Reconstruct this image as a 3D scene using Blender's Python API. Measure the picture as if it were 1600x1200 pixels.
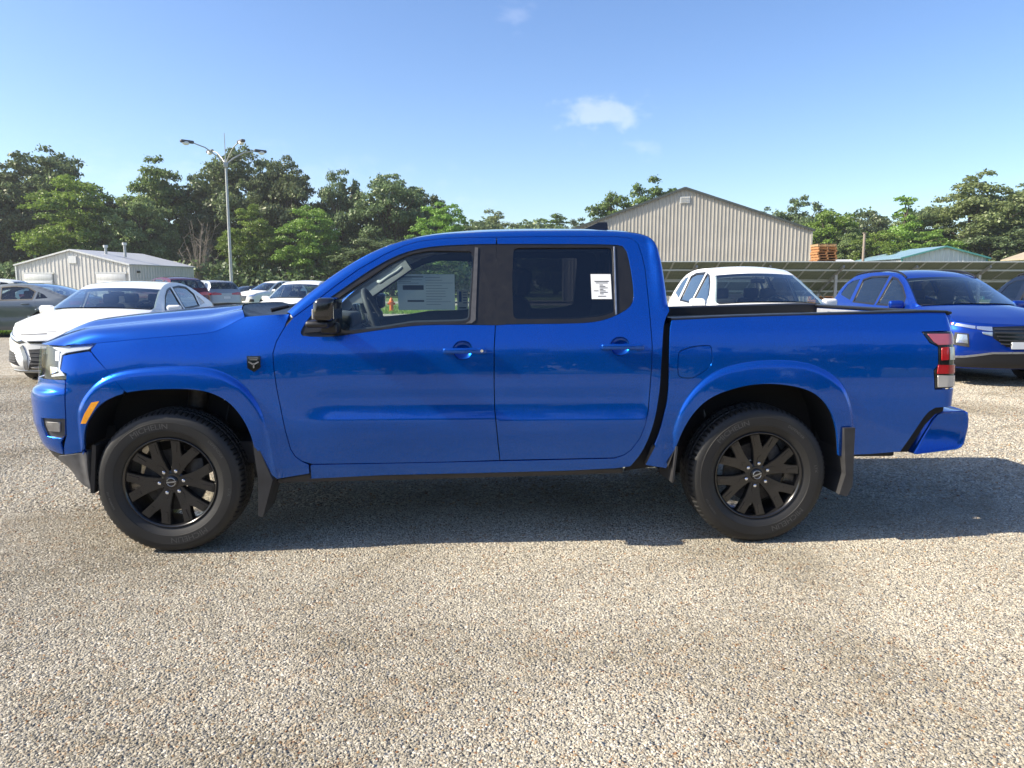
import bpy, bmesh, math, random
import numpy as np
from mathutils import Vector, Matrix, Euler
from mathutils.geometry import delaunay_2d_cdt

for o in list(bpy.data.objects): bpy.data.objects.remove(o)
scene = bpy.context.scene
COL = scene.collection
rad = math.radians
# ---------------------------------------------------------------- camera
CAM_POS = Vector((0.0215, -4.801, 1.4337)); CAM_YAW, CAM_PITCH, CAM_ROLL, CAM_F = 0.052575, 0.132977, 0.000906, 1150.9 / 1600
cam_d = bpy.data.cameras.new('camera'); cam = bpy.data.objects.new('camera', cam_d); COL.objects.link(cam); scene.camera = cam
cam.location = CAM_POS
cam.rotation_euler = (Matrix.Rotation(-CAM_YAW, 3, 'Z') @ Matrix.Rotation(math.pi / 2 - CAM_PITCH, 3, 'X') @ Matrix.Rotation(CAM_ROLL, 3, 'Z')).to_euler()
cam_d.sensor_fit = 'HORIZONTAL'; cam_d.sensor_width = 36; cam_d.lens = 36 * CAM_F; cam_d.clip_start = .05; cam_d.clip_end = 3000
# ---------------------------------------------------------------- sky and sun
SUN_EL, SUN_AZ = 36.0, 186.5      # azimuth of the sun, degrees counter-clockwise from +x: low on the truck's nose side
world = bpy.data.worlds.new('World'); scene.world = world; world.use_nodes = True
wn = world.node_tree; wn.nodes.clear()
wo = wn.nodes.new('ShaderNodeOutputWorld'); bg = wn.nodes.new('ShaderNodeBackground'); sky = wn.nodes.new('ShaderNodeTexSky')
sky.sky_type = 'NISHITA'; sky.sun_disc = False; sky.sun_elevation = rad(SUN_EL); sky.sun_rotation = rad(90 - SUN_AZ)
sky.altitude = 200; sky.air_density = 1.0; sky.dust_density = 1.0; sky.ozone_density = 2.6
bg.inputs['Strength'].default_value = 0.118
wn.links.new(bg.outputs[0], wo.inputs[0])
def wnode(t, **k):
    n = wn.nodes.new(t)
    for a, v in k.items(): setattr(n, a, v)
    return n
wtc = wnode('ShaderNodeTexCoord')
def cloud(direction, right, up, sx, sy, dens, seed):
    """soft mask of one small cloud that floats in the given direction"""
    def dot(v):
        n = wnode('ShaderNodeVectorMath', operation='DOT_PRODUCT'); n.inputs[1].default_value = v; wn.links.new(wtc.outputs['Generated'], n.inputs[0]); return n.outputs['Value']
    def mth(op, a, b=None):
        n = wnode('ShaderNodeMath', operation=op)
        for i, x in enumerate((a, b)):
            if x is None: continue
            if isinstance(x, (int, float)): n.inputs[i].default_value = x
            else: wn.links.new(x, n.inputs[i])
        return n.outputs[0]
    z = mth('MAXIMUM', dot(direction), .01); x = mth('DIVIDE', dot(right), z); y = mth('DIVIDE', dot(up), z)
    r = mth('SQRT', mth('ADD', mth('POWER', mth('DIVIDE', x, sx), 2.0), mth('POWER', mth('DIVIDE', y, sy), 2.0)))
    nz = wnode('ShaderNodeTexNoise'); nz.inputs['Scale'].default_value = 28; nz.inputs['Detail'].default_value = 5; nz.inputs['Roughness'].default_value = .55
    cb = wnode('ShaderNodeCombineXYZ'); wn.links.new(x, cb.inputs[0]); wn.links.new(mth('MULTIPLY', y, 1.7), cb.inputs[1]); cb.inputs[2].default_value = seed
    wn.links.new(cb.outputs[0], nz.inputs['Vector'])
    m = mth('SUBTRACT', mth('ADD', mth('MULTIPLY', mth('SUBTRACT', nz.outputs[0], .5), 3.2), .72), r)
    mr = wnode('ShaderNodeMapRange', interpolation_type='SMOOTHSTEP'); wn.links.new(m, mr.inputs[0]); mr.inputs[1].default_value = -.1; mr.inputs[2].default_value = 1.0; mr.inputs[3].default_value = 0; mr.inputs[4].default_value = dens
    fr = mth('GREATER_THAN', dot(direction), .5)
    return mth('MULTIPLY', mr.outputs[0], fr)
def frame_of(px, py):
    u, v = (px - 800) / 1150.9, (600 - py) / 1150.9
    R = cam.rotation_euler.to_matrix(); d = (R @ Vector((u, v, -1))).normalized(); r = d.cross(Vector((0, 0, 1))).normalized(); return tuple(d), tuple(r), tuple(r.cross(d))
CLOUDS = [(945, 176, .074, .034, .24, 1.3), (1004, 233, .026, .018, .13, 4.0), (802, 22, .03, .03, .10, 7.7), (420, 290, .34, .06, .07, 9.1)]
hsv = wnode('ShaderNodeHueSaturation'); hsv.inputs['Saturation'].default_value = 1.15; hsv.inputs['Hue'].default_value = .508; wn.links.new(sky.outputs[0], hsv.inputs['Color']); last = hsv.outputs[0]
for px, py, sx, sy, de, sd in CLOUDS:
    m = cloud(*frame_of(px, py), sx, sy, de, sd)
    mx = wnode('ShaderNodeMix', data_type='RGBA'); wn.links.new(m, mx.inputs[0]); wn.links.new(last, mx.inputs[6]); mx.inputs[7].default_value = (6.6, 6.5, 7.0, 1); last = mx.outputs[2]
wn.links.new(last, bg.inputs['Color'])
sl = bpy.data.lights.new('sun', 'SUN'); sun = bpy.data.objects.new('sun', sl); COL.objects.link(sun)
sl.energy = 5.0; sl.angle = rad(.5); sl.color = (1, .905, .75)
sd_ = Vector((math.cos(rad(SUN_AZ)) * math.cos(rad(SUN_EL)), math.sin(rad(SUN_AZ)) * math.cos(rad(SUN_EL)), math.sin(rad(SUN_EL))))
sun.rotation_euler = sd_.to_track_quat('Z', 'Y').to_euler(); sun.location = sd_ * 60
scene.view_settings.view_transform = 'Standard'; scene.view_settings.look = 'None'; scene.view_settings.gamma = 1; scene.view_settings.exposure = .95
scene.render.engine = 'CYCLES'
scene.cycles.max_bounces = 10; scene.cycles.transparent_max_bounces = 24; scene.cycles.glossy_bounces = 5; scene.cycles.caustics_reflective = False; scene.cycles.caustics_refractive = False

# ---------------------------------------------------------------- materials
MATS = {}
def newmat(name):
    m = bpy.data.materials.new(name); m.use_nodes = True; nt = m.node_tree; b = nt.nodes['Principled BSDF']; MATS[name] = m; return m, nt, b
def N(nt, t, ins=None, **k):
    n = nt.nodes.new(t)
    for a, v in k.items(): setattr(n, a, v)
    for a, v in (ins or {}).items():
        if hasattr(v, 'is_output'): nt.links.new(v, n.inputs[a])
        else: n.inputs[a].default_value = v
    return n
def ramp(nt, fac, stops):
    r = nt.nodes.new('ShaderNodeValToRGB'); nt.links.new(fac, r.inputs[0]); e = r.color_ramp.elements
    while len(e) < len(stops): e.new(.5)
    for i, (p, c) in enumerate(stops): e[i].position = p; e[i].color = (*c, 1) if len(c) == 3 else c
    return r.outputs[0]
def plain(name, col, rough=.5, metal=0., coat=0., spec=.5, noise=0., nscale=30, bump=0., bscale=200, emis=None):
    m, nt, b = newmat(name)
    b.inputs['Base Color'].default_value = (*col, 1); b.inputs['Roughness'].default_value = rough; b.inputs['Metallic'].default_value = metal
    b.inputs['Coat Weight'].default_value = coat; b.inputs['Coat Roughness'].default_value = .03; b.inputs['Specular IOR Level'].default_value = spec
    tc = N(nt, 'ShaderNodeTexCoord')
    if noise:
        nz = N(nt, 'ShaderNodeTexNoise', {'Vector': tc.outputs['Object'], 'Scale': nscale, 'Detail': 5.})
        c = ramp(nt, nz.outputs[0], [(.3, [x * (1 - noise) for x in col]), (.7, [min(1, x * (1 + noise)) for x in col])]); nt.links.new(c, b.inputs['Base Color'])
        r2 = N(nt, 'ShaderNodeMapRange', {0: nz.outputs[0], 1: .3, 2: .7, 3: max(.02, rough - .06), 4: min(1, rough + .08)}); nt.links.new(r2.outputs[0], b.inputs['Roughness'])
    if bump:
        nb = N(nt, 'ShaderNodeTexNoise', {'Vector': tc.outputs['Object'], 'Scale': bscale, 'Detail': 3.})
        bp = N(nt, 'ShaderNodeBump', {'Height': nb.outputs[0], 'Strength': bump, 'Distance': .01}); nt.links.new(bp.outputs[0], b.inputs['Normal'])
    if emis: b.inputs['Emission Color'].default_value = (*col, 1); b.inputs['Emission Strength'].default_value = emis
    return m
def paint(name, col, metal=.35, rough=.38, flake=True):
    """metallic car paint under clear coat, with fine flake and a little dust"""
    m, nt, b = newmat(name); tc = N(nt, 'ShaderNodeTexCoord')
    b.inputs['Metallic'].default_value = metal; b.inputs['Roughness'].default_value = rough
    b.inputs['Coat Weight'].default_value = 1.; b.inputs['Coat Roughness'].default_value = .008; b.inputs['Coat IOR'].default_value = 1.47
    b.inputs['Specular IOR Level'].default_value = 0.
    fl = N(nt, 'ShaderNodeTexVoronoi', {'Vector': tc.outputs['Object'], 'Scale': 900.})
    c = ramp(nt, fl.outputs['Color'], [(.0, [x * .86 for x in col]), (1., [min(1, x * 1.14) for x in col])])
    du = N(nt, 'ShaderNodeTexNoise', {'Vector': tc.outputs['Object'], 'Scale': 5., 'Detail': 6.})
    mf = N(nt, 'ShaderNodeMapRange', {0: du.outputs[0], 1: .4, 2: .8, 3: 0., 4: .012})
    mx = N(nt, 'ShaderNodeMix', {0: mf.outputs[0], 6: c, 7: (.45, .42, .36, 1)}, data_type='RGBA'); nt.links.new(mx.outputs[2], b.inputs['Base Color'])
    ob = N(nt, 'ShaderNodeTexNoise', {'Vector': tc.outputs['Object'], 'Scale': 9., 'Detail': 2.})
    bp = N(nt, 'ShaderNodeBump', {'Height': ob.outputs[0], 'Strength': .006, 'Distance': .02}); nt.links.new(bp.outputs[0], b.inputs['Coat Normal'])
    return m
def glass(name, tint, refl=1.0):
    """thin pane: tinted see-through plus a mirror reflection after Fresnel"""
    m, nt, b = newmat(name); nt.nodes.remove(b); out = nt.nodes['Material Output']
    tr = N(nt, 'ShaderNodeBsdfTransparent', {'Color': (*tint, 1)}); gl = N(nt, 'ShaderNodeBsdfGlossy', {'Roughness': .01, 'Color': (.95, .97, 1, 1)})
    ge = N(nt, 'ShaderNodeNewGeometry'); io = N(nt, 'ShaderNodeMapRange', {0: ge.outputs['Backfacing'], 1: 0., 2: 1., 3: 1.5, 4: 1 / 1.5}); fr = N(nt, 'ShaderNodeFresnel', {'IOR': io.outputs[0]}); mu = N(nt, 'ShaderNodeMath', {0: fr.outputs[0], 1: 1.5 * refl}, operation='MULTIPLY', use_clamp=True)
    mx = N(nt, 'ShaderNodeMixShader', {0: mu.outputs[0], 1: tr.outputs[0], 2: gl.outputs[0]}); nt.links.new(mx.outputs[0], out.inputs[0]); return m
paint('blue_paint', (.0003, .086, .46), .70, .26)
paint('white_paint', (.80, .80, .78), 0., .4); paint('navy_paint', (.003, .038, .30), .5, .34); paint('grey_paint', (.115, .135, .16), .5, .38)
paint('maroon_paint', (.085, .008, .014), .4, .36); paint('dark_paint', (.012, .018, .035), .4, .36); paint('silver_paint', (.30, .31, .32), .6, .38)
plain('black_gloss', (.008, .008, .009), .18, coat=.6); plain('black_trim', (.010, .010, .012), .42, noise=.04, bump=.05, bscale=900)
plain('black_plastic', (.028, .028, .03), .55, noise=.25, nscale=12, bump=.12, bscale=900); plain('grey_plastic', (.075, .075, .08), .5, noise=.2)
plain('void_black', (.006, .006, .007), .8); plain('underbody', (.014, .014, .015), .7, noise=.4, nscale=8)
plain('rubber', (.0145, .0143, .014), .58, noise=.3, nscale=7, bump=.06, bscale=500); plain('rubber_mark', (.070, .069, .067), .45)
plain('rim_black', (.010, .010, .011), .24, coat=.4); plain('chrome', (.75, .76, .78), .12, 1.); plain('steel', (.35, .35, .36), .38, .9, noise=.2)
plain('alu', (.45, .46, .47), .33, .9, noise=.1); plain('cast_iron', (.06, .057, .054), .55, .6, noise=.4, nscale=40)
plain('interior_dark', (.055, .058, .062), .7, noise=.15, bump=.1, bscale=500); plain('interior_grey', (.42, .43, .42), .75, noise=.08); plain('seat_cloth', (.05, .052, .058), .85, noise=.2, nscale=120)
plain('headliner', (.22, .22, .21), .9); plain('paper', (.80, .80, .78), .7, noise=.03); plain('paper_back', (.50, .54, .52), .8, noise=.06); plain('ink', (.03, .03, .035), .7); plain('ink_grey', (.16, .18, .19), .8); plain('ink_blue', (.06, .12, .30), .7)
plain('amber', (.95, .36, .01), .2, coat=.7, noise=.12, nscale=160); plain('red_lens', (.42, .012, .018), .14, coat=.8, noise=.1, nscale=150); plain('pink_lens', (.42, .09, .12), .14, coat=.8); plain('clear_lens', (.52, .50, .47), .15, coat=.8, metal=.3)
plain('lamp_reflector', (.75, .76, .78), .15, .85); plain('bedliner', (.30, .31, .33), .5, noise=.1); plain('plate', (.62, .64, .66), .4)
glass('glass_clear', (.84, .92, .90), 1.); glass('glass_shield', (.80, .88, .86), 1.); glass('glass_privacy', (.20, .21, .225), 1.1); glass('glass_car', (.66, .75, .74), 1.2); glass('glass_lens', (.90, .92, .94), .35)
def thin_paper(name, col):
    m, nt, b = newmat(name); nt.nodes.remove(b); d = N(nt, 'ShaderNodeBsdfDiffuse', {'Color': (*col, 1)}); t = N(nt, 'ShaderNodeBsdfTranslucent', {'Color': (*col, 1)}); mx = N(nt, 'ShaderNodeMixShader', {0: .5, 1: d.outputs[0], 2: t.outputs[0]}); nt.links.new(mx.outputs[0], nt.nodes['Material Output'].inputs[0])
thin_paper('paper_thin', (.42, .47, .45))
plain('headlamp_white', (.72, .74, .76), .25, coat=.5)
plain('headlamp_dark', (.02, .02, .022), .3, coat=.5)

# ---------------------------------------------------------------- mesh helpers
def put(name, me, parent=None, mat=None, loc=None):
    o = bpy.data.objects.new(name, me); COL.objects.link(o)
    if mat is not None and me is not None:
        me.materials.clear()
        for mm in (mat if isinstance(mat, (list, tuple)) else [mat]): me.materials.append(MATS[mm])
    if parent is not None: o.parent = parent
    if loc is not None: o.location = loc
    return o
def empty(name, loc=(0, 0, 0), rz=0.):
    o = bpy.data.objects.new(name, None); COL.objects.link(o); o.location = loc; o.rotation_euler = (0, 0, rz); o.empty_display_size = .2; return o
def tag(o, label, cat, group=None):
    o['label'] = label; o['category'] = cat
    if group: o['group'] = group
    return o
def copy_tree(o, parent=None):
    c = o.copy(); COL.objects.link(c); c.parent = parent
    for ch in list(o.children): copy_tree(ch, c)
    return c
def mesh_pd(name, V, F, smooth=False, mi=None):
    me = bpy.data.meshes.new(name); me.from_pydata([tuple(map(float, v)) for v in V], [], [tuple(map(int, f)) for f in F])
    if smooth: me.polygons.foreach_set('use_smooth', [True] * len(me.polygons))
    if mi is not None: me.polygons.foreach_set('material_index', mi)
    me.update(); return me
def bm_mesh(name, bm, smooth=None):
    me = bpy.data.meshes.new(name); bmesh.ops.recalc_face_normals(bm, faces=bm.faces); bm.to_mesh(me); bm.free()
    if smooth is not None:
        me.polygons.foreach_set('use_smooth', [True] * len(me.polygons))
        try: me.set_sharp_from_angle(angle=rad(smooth))
        except Exception: pass
    return me
def bx(bm, c, s, rot=None, bev=0., seg=2):
    r = bmesh.ops.create_cube(bm, size=1.); vs = r['verts']
    bmesh.ops.scale(bm, vec=s, verts=vs)
    if bev > 0:
        es = list({e for v in vs for e in v.link_edges}); q = bmesh.ops.bevel(bm, geom=es, offset=bev, segments=seg, affect='EDGES', profile=.5); vs = list({v for f in q['faces'] for v in f.verts} | {v for v in vs if v.is_valid})
    if rot is not None: bmesh.ops.rotate(bm, cent=(0, 0, 0), matrix=rot, verts=vs)
    bmesh.ops.translate(bm, vec=c, verts=vs); return vs
def box(name, c, s, parent, mat, rot=None, bev=0., seg=2):
    bm = bmesh.new(); bx(bm, c, s, rot, bev, seg); return put(name, bm_mesh(name, bm, 35 if bev else None), parent, mat)
def bar(bm, a, b, w, h, up=(0, 0, 1)):
    a, b = Vector(a), Vector(b); d = (b - a); L = d.length; d.normalize(); u = Vector(up); r = d.cross(u)
    if r.length < 1e-4: r = d.cross(Vector((1, 0, 0)))
    r.normalize(); u = r.cross(d)
    vs = [bm.verts.new(p + r * (i * w / 2) + u * (j * h / 2)) for p in (a, b) for i, j in ((-1, -1), (1, -1), (1, 1), (-1, 1))]
    for f in ((0, 1, 2, 3), (7, 6, 5, 4), (0, 4, 5, 1), (1, 5, 6, 2), (2, 6, 7, 3), (3, 7, 4, 0)): bm.faces.new([vs[i] for i in f])
def tube(bm, pts, rads, n=10, cap=True):
    pts = [Vector(p) for p in pts]; rings = []
    if isinstance(rads, (int, float)): rads = [rads] * len(pts)
    t0 = (pts[1] - pts[0]).normalized(); u = t0.orthogonal().normalized()
    for i, p in enumerate(pts):
        t = ((pts[min(i + 1, len(pts) - 1)] - p).normalized() + (p - pts[max(i - 1, 0)]).normalized()); t = t.normalized() if t.length > 1e-6 else t0
        u = (u - t * u.dot(t)).normalized(); v = t.cross(u)
        rings.append([bm.verts.new(p + (u * math.cos(k * 2 * math.pi / n) + v * math.sin(k * 2 * math.pi / n)) * rads[i]) for k in range(n)])
    for a, b in zip(rings, rings[1:]):
        for k in range(n): bm.faces.new((a[k], a[(k + 1) % n], b[(k + 1) % n], b[k]))
    if cap: bm.faces.new(rings[0][::-1]); bm.faces.new(rings[-1])
def tube_obj(name, pts, r, parent, mat, n=10):
    bm = bmesh.new(); tube(bm, pts, r, n); return put(name, bm_mesh(name, bm, 50), parent, mat)
def lathe_y(prof, n=72, groove=None):
    """revolve (radius, y) about the y axis"""
    V, F = [], []; m = len(prof)
    for k in range(n):
        a = 2 * math.pi * k / n
        for j, (r, y) in enumerate(prof):
            rr = r - (groove(j, k) if groove else 0); V.append((rr * math.sin(a), y, rr * math.cos(a)))
    for k in range(n):
        for j in range(m - 1): F.append((k * m + j, k * m + j + 1, ((k + 1) % n) * m + j + 1, ((k + 1) % n) * m + j))
    return V, F
def densify(poly, step, closed=True):
    out = []; n = len(poly)
    for i in range(n if closed else n - 1):
        a = np.array(poly[i], float); b = np.array(poly[(i + 1) % n], float); L = np.hypot(*(b - a)); k = max(1, int(math.ceil(L / step)))
        for j in range(k): out.append(tuple(a + (b - a) * j / k))
    if not closed: out.append(tuple(poly[-1]))
    return out
def chaikin(p, it=2, closed=False):
    """cut corners of an open line, keeping its ends"""
    for _ in range(it):
        q = [] if closed else [p[0]]; n = len(p)
        for i in range(n if closed else n - 1):
            a, b = p[i], p[(i + 1) % n]; q += [(a[0] * .75 + b[0] * .25, a[1] * .75 + b[1] * .25), (a[0] * .25 + b[0] * .75, a[1] * .25 + b[1] * .75)]
        if not closed: q.append(p[-1])
        p = q
    return p
def fillet(p, r, n=4):
    out = []; m = len(p)
    for i in range(m):
        a, b, c = np.array(p[i - 1]), np.array(p[i]), np.array(p[(i + 1) % m]); l1, l2 = np.linalg.norm(a - b), np.linalg.norm(c - b); d = min(r, l1 * .45, l2 * .45); q0 = b + (a - b) / l1 * d; q1 = b + (c - b) / l2 * d
        for t in np.linspace(0, 1, n + 1): out.append(tuple((1 - t) ** 2 * q0 + 2 * t * (1 - t) * b + t * t * q1))
    return out
def offset_line(p, d):
    q = np.array(p); t = np.gradient(q, axis=0); t /= np.linalg.norm(t, axis=1, keepdims=True); return [tuple(v) for v in q + np.stack([t[:, 1], -t[:, 0]], 1) * d]
def parea(p): return .5 * sum(p[i][0] * p[(i + 1) % len(p)][1] - p[(i + 1) % len(p)][0] * p[i][1] for i in range(len(p)))
def inset_poly(p, d):
    if parea(p) < 0: p = p[::-1]
    q = [p[0]]
    for v in p[1:]:
        if math.hypot(v[0] - q[-1][0], v[1] - q[-1][1]) > 1e-4: q.append(v)
    if math.hypot(q[0][0] - q[-1][0], q[0][1] - q[-1][1]) < 1e-4: q.pop()
    if d == 0: return q
    out = []; n = len(q)
    for i in range(n):
        a, b, c = np.array(q[i - 1]), np.array(q[i]), np.array(q[(i + 1) % n])
        e1 = (b - a) / np.linalg.norm(b - a); e2 = (c - b) / np.linalg.norm(c - b); n1 = np.array([-e1[1], e1[0]]); n2 = np.array([-e2[1], e2[0]])
        m = n1 + n2; L = m @ m
        m = m * (2 / L) if L > .35 else n1
        out.append(tuple(b + m * d))
    return out
def cdt(poly, holes, grid, extra=()):
    loops = [densify(poly, grid)] + [densify(h, grid) for h in holes]
    V, E, L = [], [], []
    for lp in loops:
        o = len(V); V += lp; E += [(o + i, o + (i + 1) % len(lp)) for i in range(len(lp))]; L.append((o, len(lp)))
    A = np.array(V); lo, hi = A.min(0), A.max(0)
    gx, gz = np.meshgrid(np.arange(lo[0] + grid / 2, hi[0], grid), np.arange(lo[1] + grid / 2, hi[1], grid)); gx = gx.ravel() ; gz = gz.ravel()
    k = in_poly(gx, gz, poly)
    for h in holes: k &= ~in_poly(gx, gz, h)
    gx, gz = gx[k], gz[k]; d = np.full(gx.shape, 9.)
    for lp in [poly] + list(holes): d = np.minimum(d, seg_dist(gx, gz, list(lp) + [lp[0]]))
    k = d > .45 * grid
    if len(extra):
        ex = np.array(extra); ke = in_poly(ex[:, 0], ex[:, 1], poly)
        for h in holes: ke &= ~in_poly(ex[:, 0], ex[:, 1], h)
        for lp in [poly] + list(holes): ke &= seg_dist(ex[:, 0], ex[:, 1], list(lp) + [lp[0]]) > .003
        V += [tuple(v) for v in ex[ke]]
        if ke.any():
            g2 = np.stack([gx, gz], 1); dm = np.full(len(g2), 9.)
            for v in ex[ke]: dm = np.minimum(dm, np.hypot(g2[:, 0] - v[0], g2[:, 1] - v[1]))
            k &= dm > .3 * grid
    V += list(zip(gx[k].tolist(), gz[k].tolist()))
    r = delaunay_2d_cdt([Vector(v) for v in V], E, [], 0, 1e-7)
    ov = np.array([(v.x, v.y) for v in r[0]]); tris = np.array([f for f in r[2] if len(f) == 3]); c = ov[tris].mean(1)
    k = in_poly(c[:, 0], c[:, 1], poly)
    for h in holes: k &= ~in_poly(c[:, 0], c[:, 1], h)
    tris = tris[k]
    back = {}
    for i, org in enumerate(r[3]):
        for q in org: back[q] = i
    lp = [[back.get(o + i) for i in range(n)] for o, n in L]
    return ov, tris, lp
def surf_normals(surf, s, z, off):
    h = .0025; a = surf(s + h, z, off) - surf(s - h, z, off); b = surf(s, z + h, off) - surf(s, z - h, off); n = np.cross(a, b)
    return n / np.maximum(np.linalg.norm(n, axis=1, keepdims=True), 1e-9)
def panel_mesh(name, poly, surf, holes=(), off=0., grid=.025, flange=.018, inset=.0025, mirror=False, extra=()):
    poly = inset_poly(list(poly), inset); holes = [inset_poly(list(h), -inset) for h in holes]
    ov, tris, loops = cdt(poly, holes, grid, extra); s, z = ov[:, 0], ov[:, 1]
    P = surf(s, z, off); Nn = surf_normals(surf, s, z, off)
    cr = np.cross(P[tris[:, 1]] - P[tris[:, 0]], P[tris[:, 2]] - P[tris[:, 0]]); fl = (cr * Nn[tris].mean(1)).sum(1) < 0
    tris[fl] = tris[fl][:, ::-1]
    V = [P]; NN = [Nn]; F = [tuple(t) for t in tris]; base = len(P)
    if flange > 0:
        for li, lp in enumerate(loops):
            lp = [i for i in lp if i is not None]
            if len(lp) < 3: continue
            p = P[lp]; n = Nn[lp]; t = np.roll(p, -1, 0) - np.roll(p, 1, 0); t /= np.maximum(np.linalg.norm(t, axis=1, keepdims=True), 1e-9)
            o = np.cross(t, n)
            A2 = ov[lp]; nudge = A2 + 0
            # outward sign: compare with the polygon side
            sgn = 1. if parea([tuple(q) for q in A2]) > 0 else -1.
            if li > 0: sgn = -sgn
            # decide from geometry of the first face normal
            o = o * sgn if np.median((np.cross(np.array([1., 0, 0]), np.array([0, 0, 1.])) * n).sum(1)) > 0 else o * sgn
            nb = o * .75 + n * .65; nb /= np.linalg.norm(nb, axis=1, keepdims=True)
            q = p - n * flange; k = len(lp); V += [p, q]; NN += [nb, o]
            for i in range(k):
                j = (i + 1) % k; f = (base + i, base + j, base + k + j, base + k + i)
                c2 = np.cross(p[j] - p[i], q[i] - p[i])
                F.append(f if c2 @ o[i] > 0 else f[::-1])
            base += 2 * k
    V = np.concatenate(V); NN = np.concatenate(NN)
    if mirror: V = V * [1, -1, 1]; NN = NN * [1, -1, 1]; F = [f[::-1] for f in F]
    me = mesh_pd(name, V, F, True); me.normals_split_custom_set_from_vertices([tuple(v) for v in NN]); return me
def panel(name, poly, surf, mat, parent, both=True, **k):
    r = []
    for mr in ((False, True) if both else (False,)): r.append(put(name, panel_mesh(name, poly, surf, mirror=mr, **k), parent, mat))
    return r
def loft(name, rows, mat, parent, smooth=True, flip=False):
    R = np.array(rows, float); a, b = R.shape[:2]; F = []
    for i in range(a - 1):
        for j in range(b - 1):
            f = (i * b + j, i * b + j + 1, (i + 1) * b + j + 1, (i + 1) * b + j); F.append(f[::-1] if flip else f)
    return put(name, mesh_pd(name, R.reshape(-1, 3), F, smooth), parent, mat)
# ------
# ---------------------------------------------------------------- truck surface
def smooth_table(pts, lo, hi, n=600, sig=0.012):
    pts = np.array(pts, float); t = np.linspace(lo, hi, n)
    v = np.interp(t, pts[:, 0], pts[:, 1])
    if sig > 0:
        d = (hi - lo) / (n - 1); k = max(1, int(3 * sig / d)); g = np.exp(-.5 * ((np.arange(-k, k + 1) * d) / sig) ** 2); g /= g.sum()
        sl0 = v[1] - v[0]; sl1 = v[-1] - v[-2]
        pad = np.concatenate([v[0] - sl0 * np.arange(k, 0, -1), v, v[-1] + sl1 * np.arange(1, k + 1)])
        v = np.convolve(pad, g, 'valid')
    return t, v
def tab(T, x): return np.interp(x, T[0], T[1])
def sstep(a, b, x):
    t = np.clip((x - a) / (b - a), 0, 1); return t * t * (3 - 2 * t)
W0 = 0.90
# vertical profile of the half width: cab, bed, fender
CABP = smooth_table([(.30,-.075),(.40,-.045),(.46,-.022),(.55,-.012),(.66,.002),(.72,.006),(.80,.006),(.88,.007),(.94,.005),(1.0,.0015),(1.06,-.003),(1.10,-.008),(1.14,-.016),(1.20,-.032),(1.26,-.052),(1.80,-.27)], .3, 1.8, 900, .018)
BEDP = smooth_table([(.30,-.06),(.46,-.03),(.60,-.012),(.75,.003),(.86,.006),(.92,.005),(1.0,.0005),(1.06,-.004),(1.12,-.012),(1.185,-.024),(1.29,-.061),(1.6,-.16)], .3, 1.8, 900, .009)
FENP = smooth_table([(.30,-.07),(.45,-.03),(.60,-.012),(.80,0.),(.92,.002),(1.0,-.003),(1.06,-.012),(1.12,-.028),(1.17,-.050),(1.24,-.088),(1.8,-.38)], .3, 1.8, 900, .02)
# front profile (offset along the plan normal), z
FRONTP = smooth_table([(.30,-.20),(.42,-.15),(.50,-.075),(.58,-.03),(.70,0.0),(.84,.003),(.875,-.002),(.90,-.035),(1.0,-.043),(1.12,-.062),(1.2,-.12),(1.8,-.5)], .3, 1.8, 900, .006)
# plan contour: front superellipse, straight side (s == x), rear corner
FX0, FA, FN = -2.00, .475, 3.0
RX1, RR = 2.625, .075
def _contour():
    th = np.linspace(math.pi / 2, 0, 900); e = 2. / FN
    fx = FX0 - FA * np.sin(th) ** e; fy = -W0 * np.cos(th) ** e
    ph = np.linspace(-math.pi / 2, 0, 60)[1:]
    P = np.concatenate([np.stack([fx, fy], 1), [[RX1, -W0]], np.stack([RX1 + RR * np.cos(ph), -W0 + RR + RR * np.sin(ph)], 1), [[RX1 + RR, 0]]])
    d = np.concatenate([[0], np.cumsum(np.hypot(*np.diff(P, axis=0).T))])
    i0 = 899; return P, d - d[i0] + FX0
CP, CS = _contour()
def contour(s): return np.stack([np.interp(s, CS, CP[:, 0]), np.interp(s, CS, CP[:, 1])], -1)
def cnormal(s):
    a = contour(s + .004); b = contour(s - .004); t = a - b; t /= np.maximum(np.linalg.norm(t, axis=-1, keepdims=True), 1e-9)
    return np.stack([t[..., 1], -t[..., 0]], -1)
def seg_dist(px, pz, poly):
    d = np.full(np.shape(px), 1e9)
    for (x0, z0), (x1, z1) in zip(poly[:-1], poly[1:]):
        dx, dz = x1 - x0, z1 - z0; L = dx * dx + dz * dz + 1e-12
        t = np.clip(((px - x0) * dx + (pz - z0) * dz) / L, 0, 1)
        d = np.minimum(d, np.hypot(px - x0 - t * dx, pz - z0 - t * dz))
    return d
def in_poly(px, pz, poly):
    px = np.asarray(px); c = np.zeros(px.shape, bool); n = len(poly)
    for i in range(n):
        x0, z0 = poly[i]; x1, z1 = poly[(i + 1) % n]
        if z0 == z1: continue
        m = ((z0 > pz) != (z1 > pz)) & (px < (x1 - x0) * (pz - z0) / (z1 - z0) + x0); c ^= m
    return c
FLARES = []      # (outer curve, closed polygon)
ZS = [None]      # silhouette height of the cab over x
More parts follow.
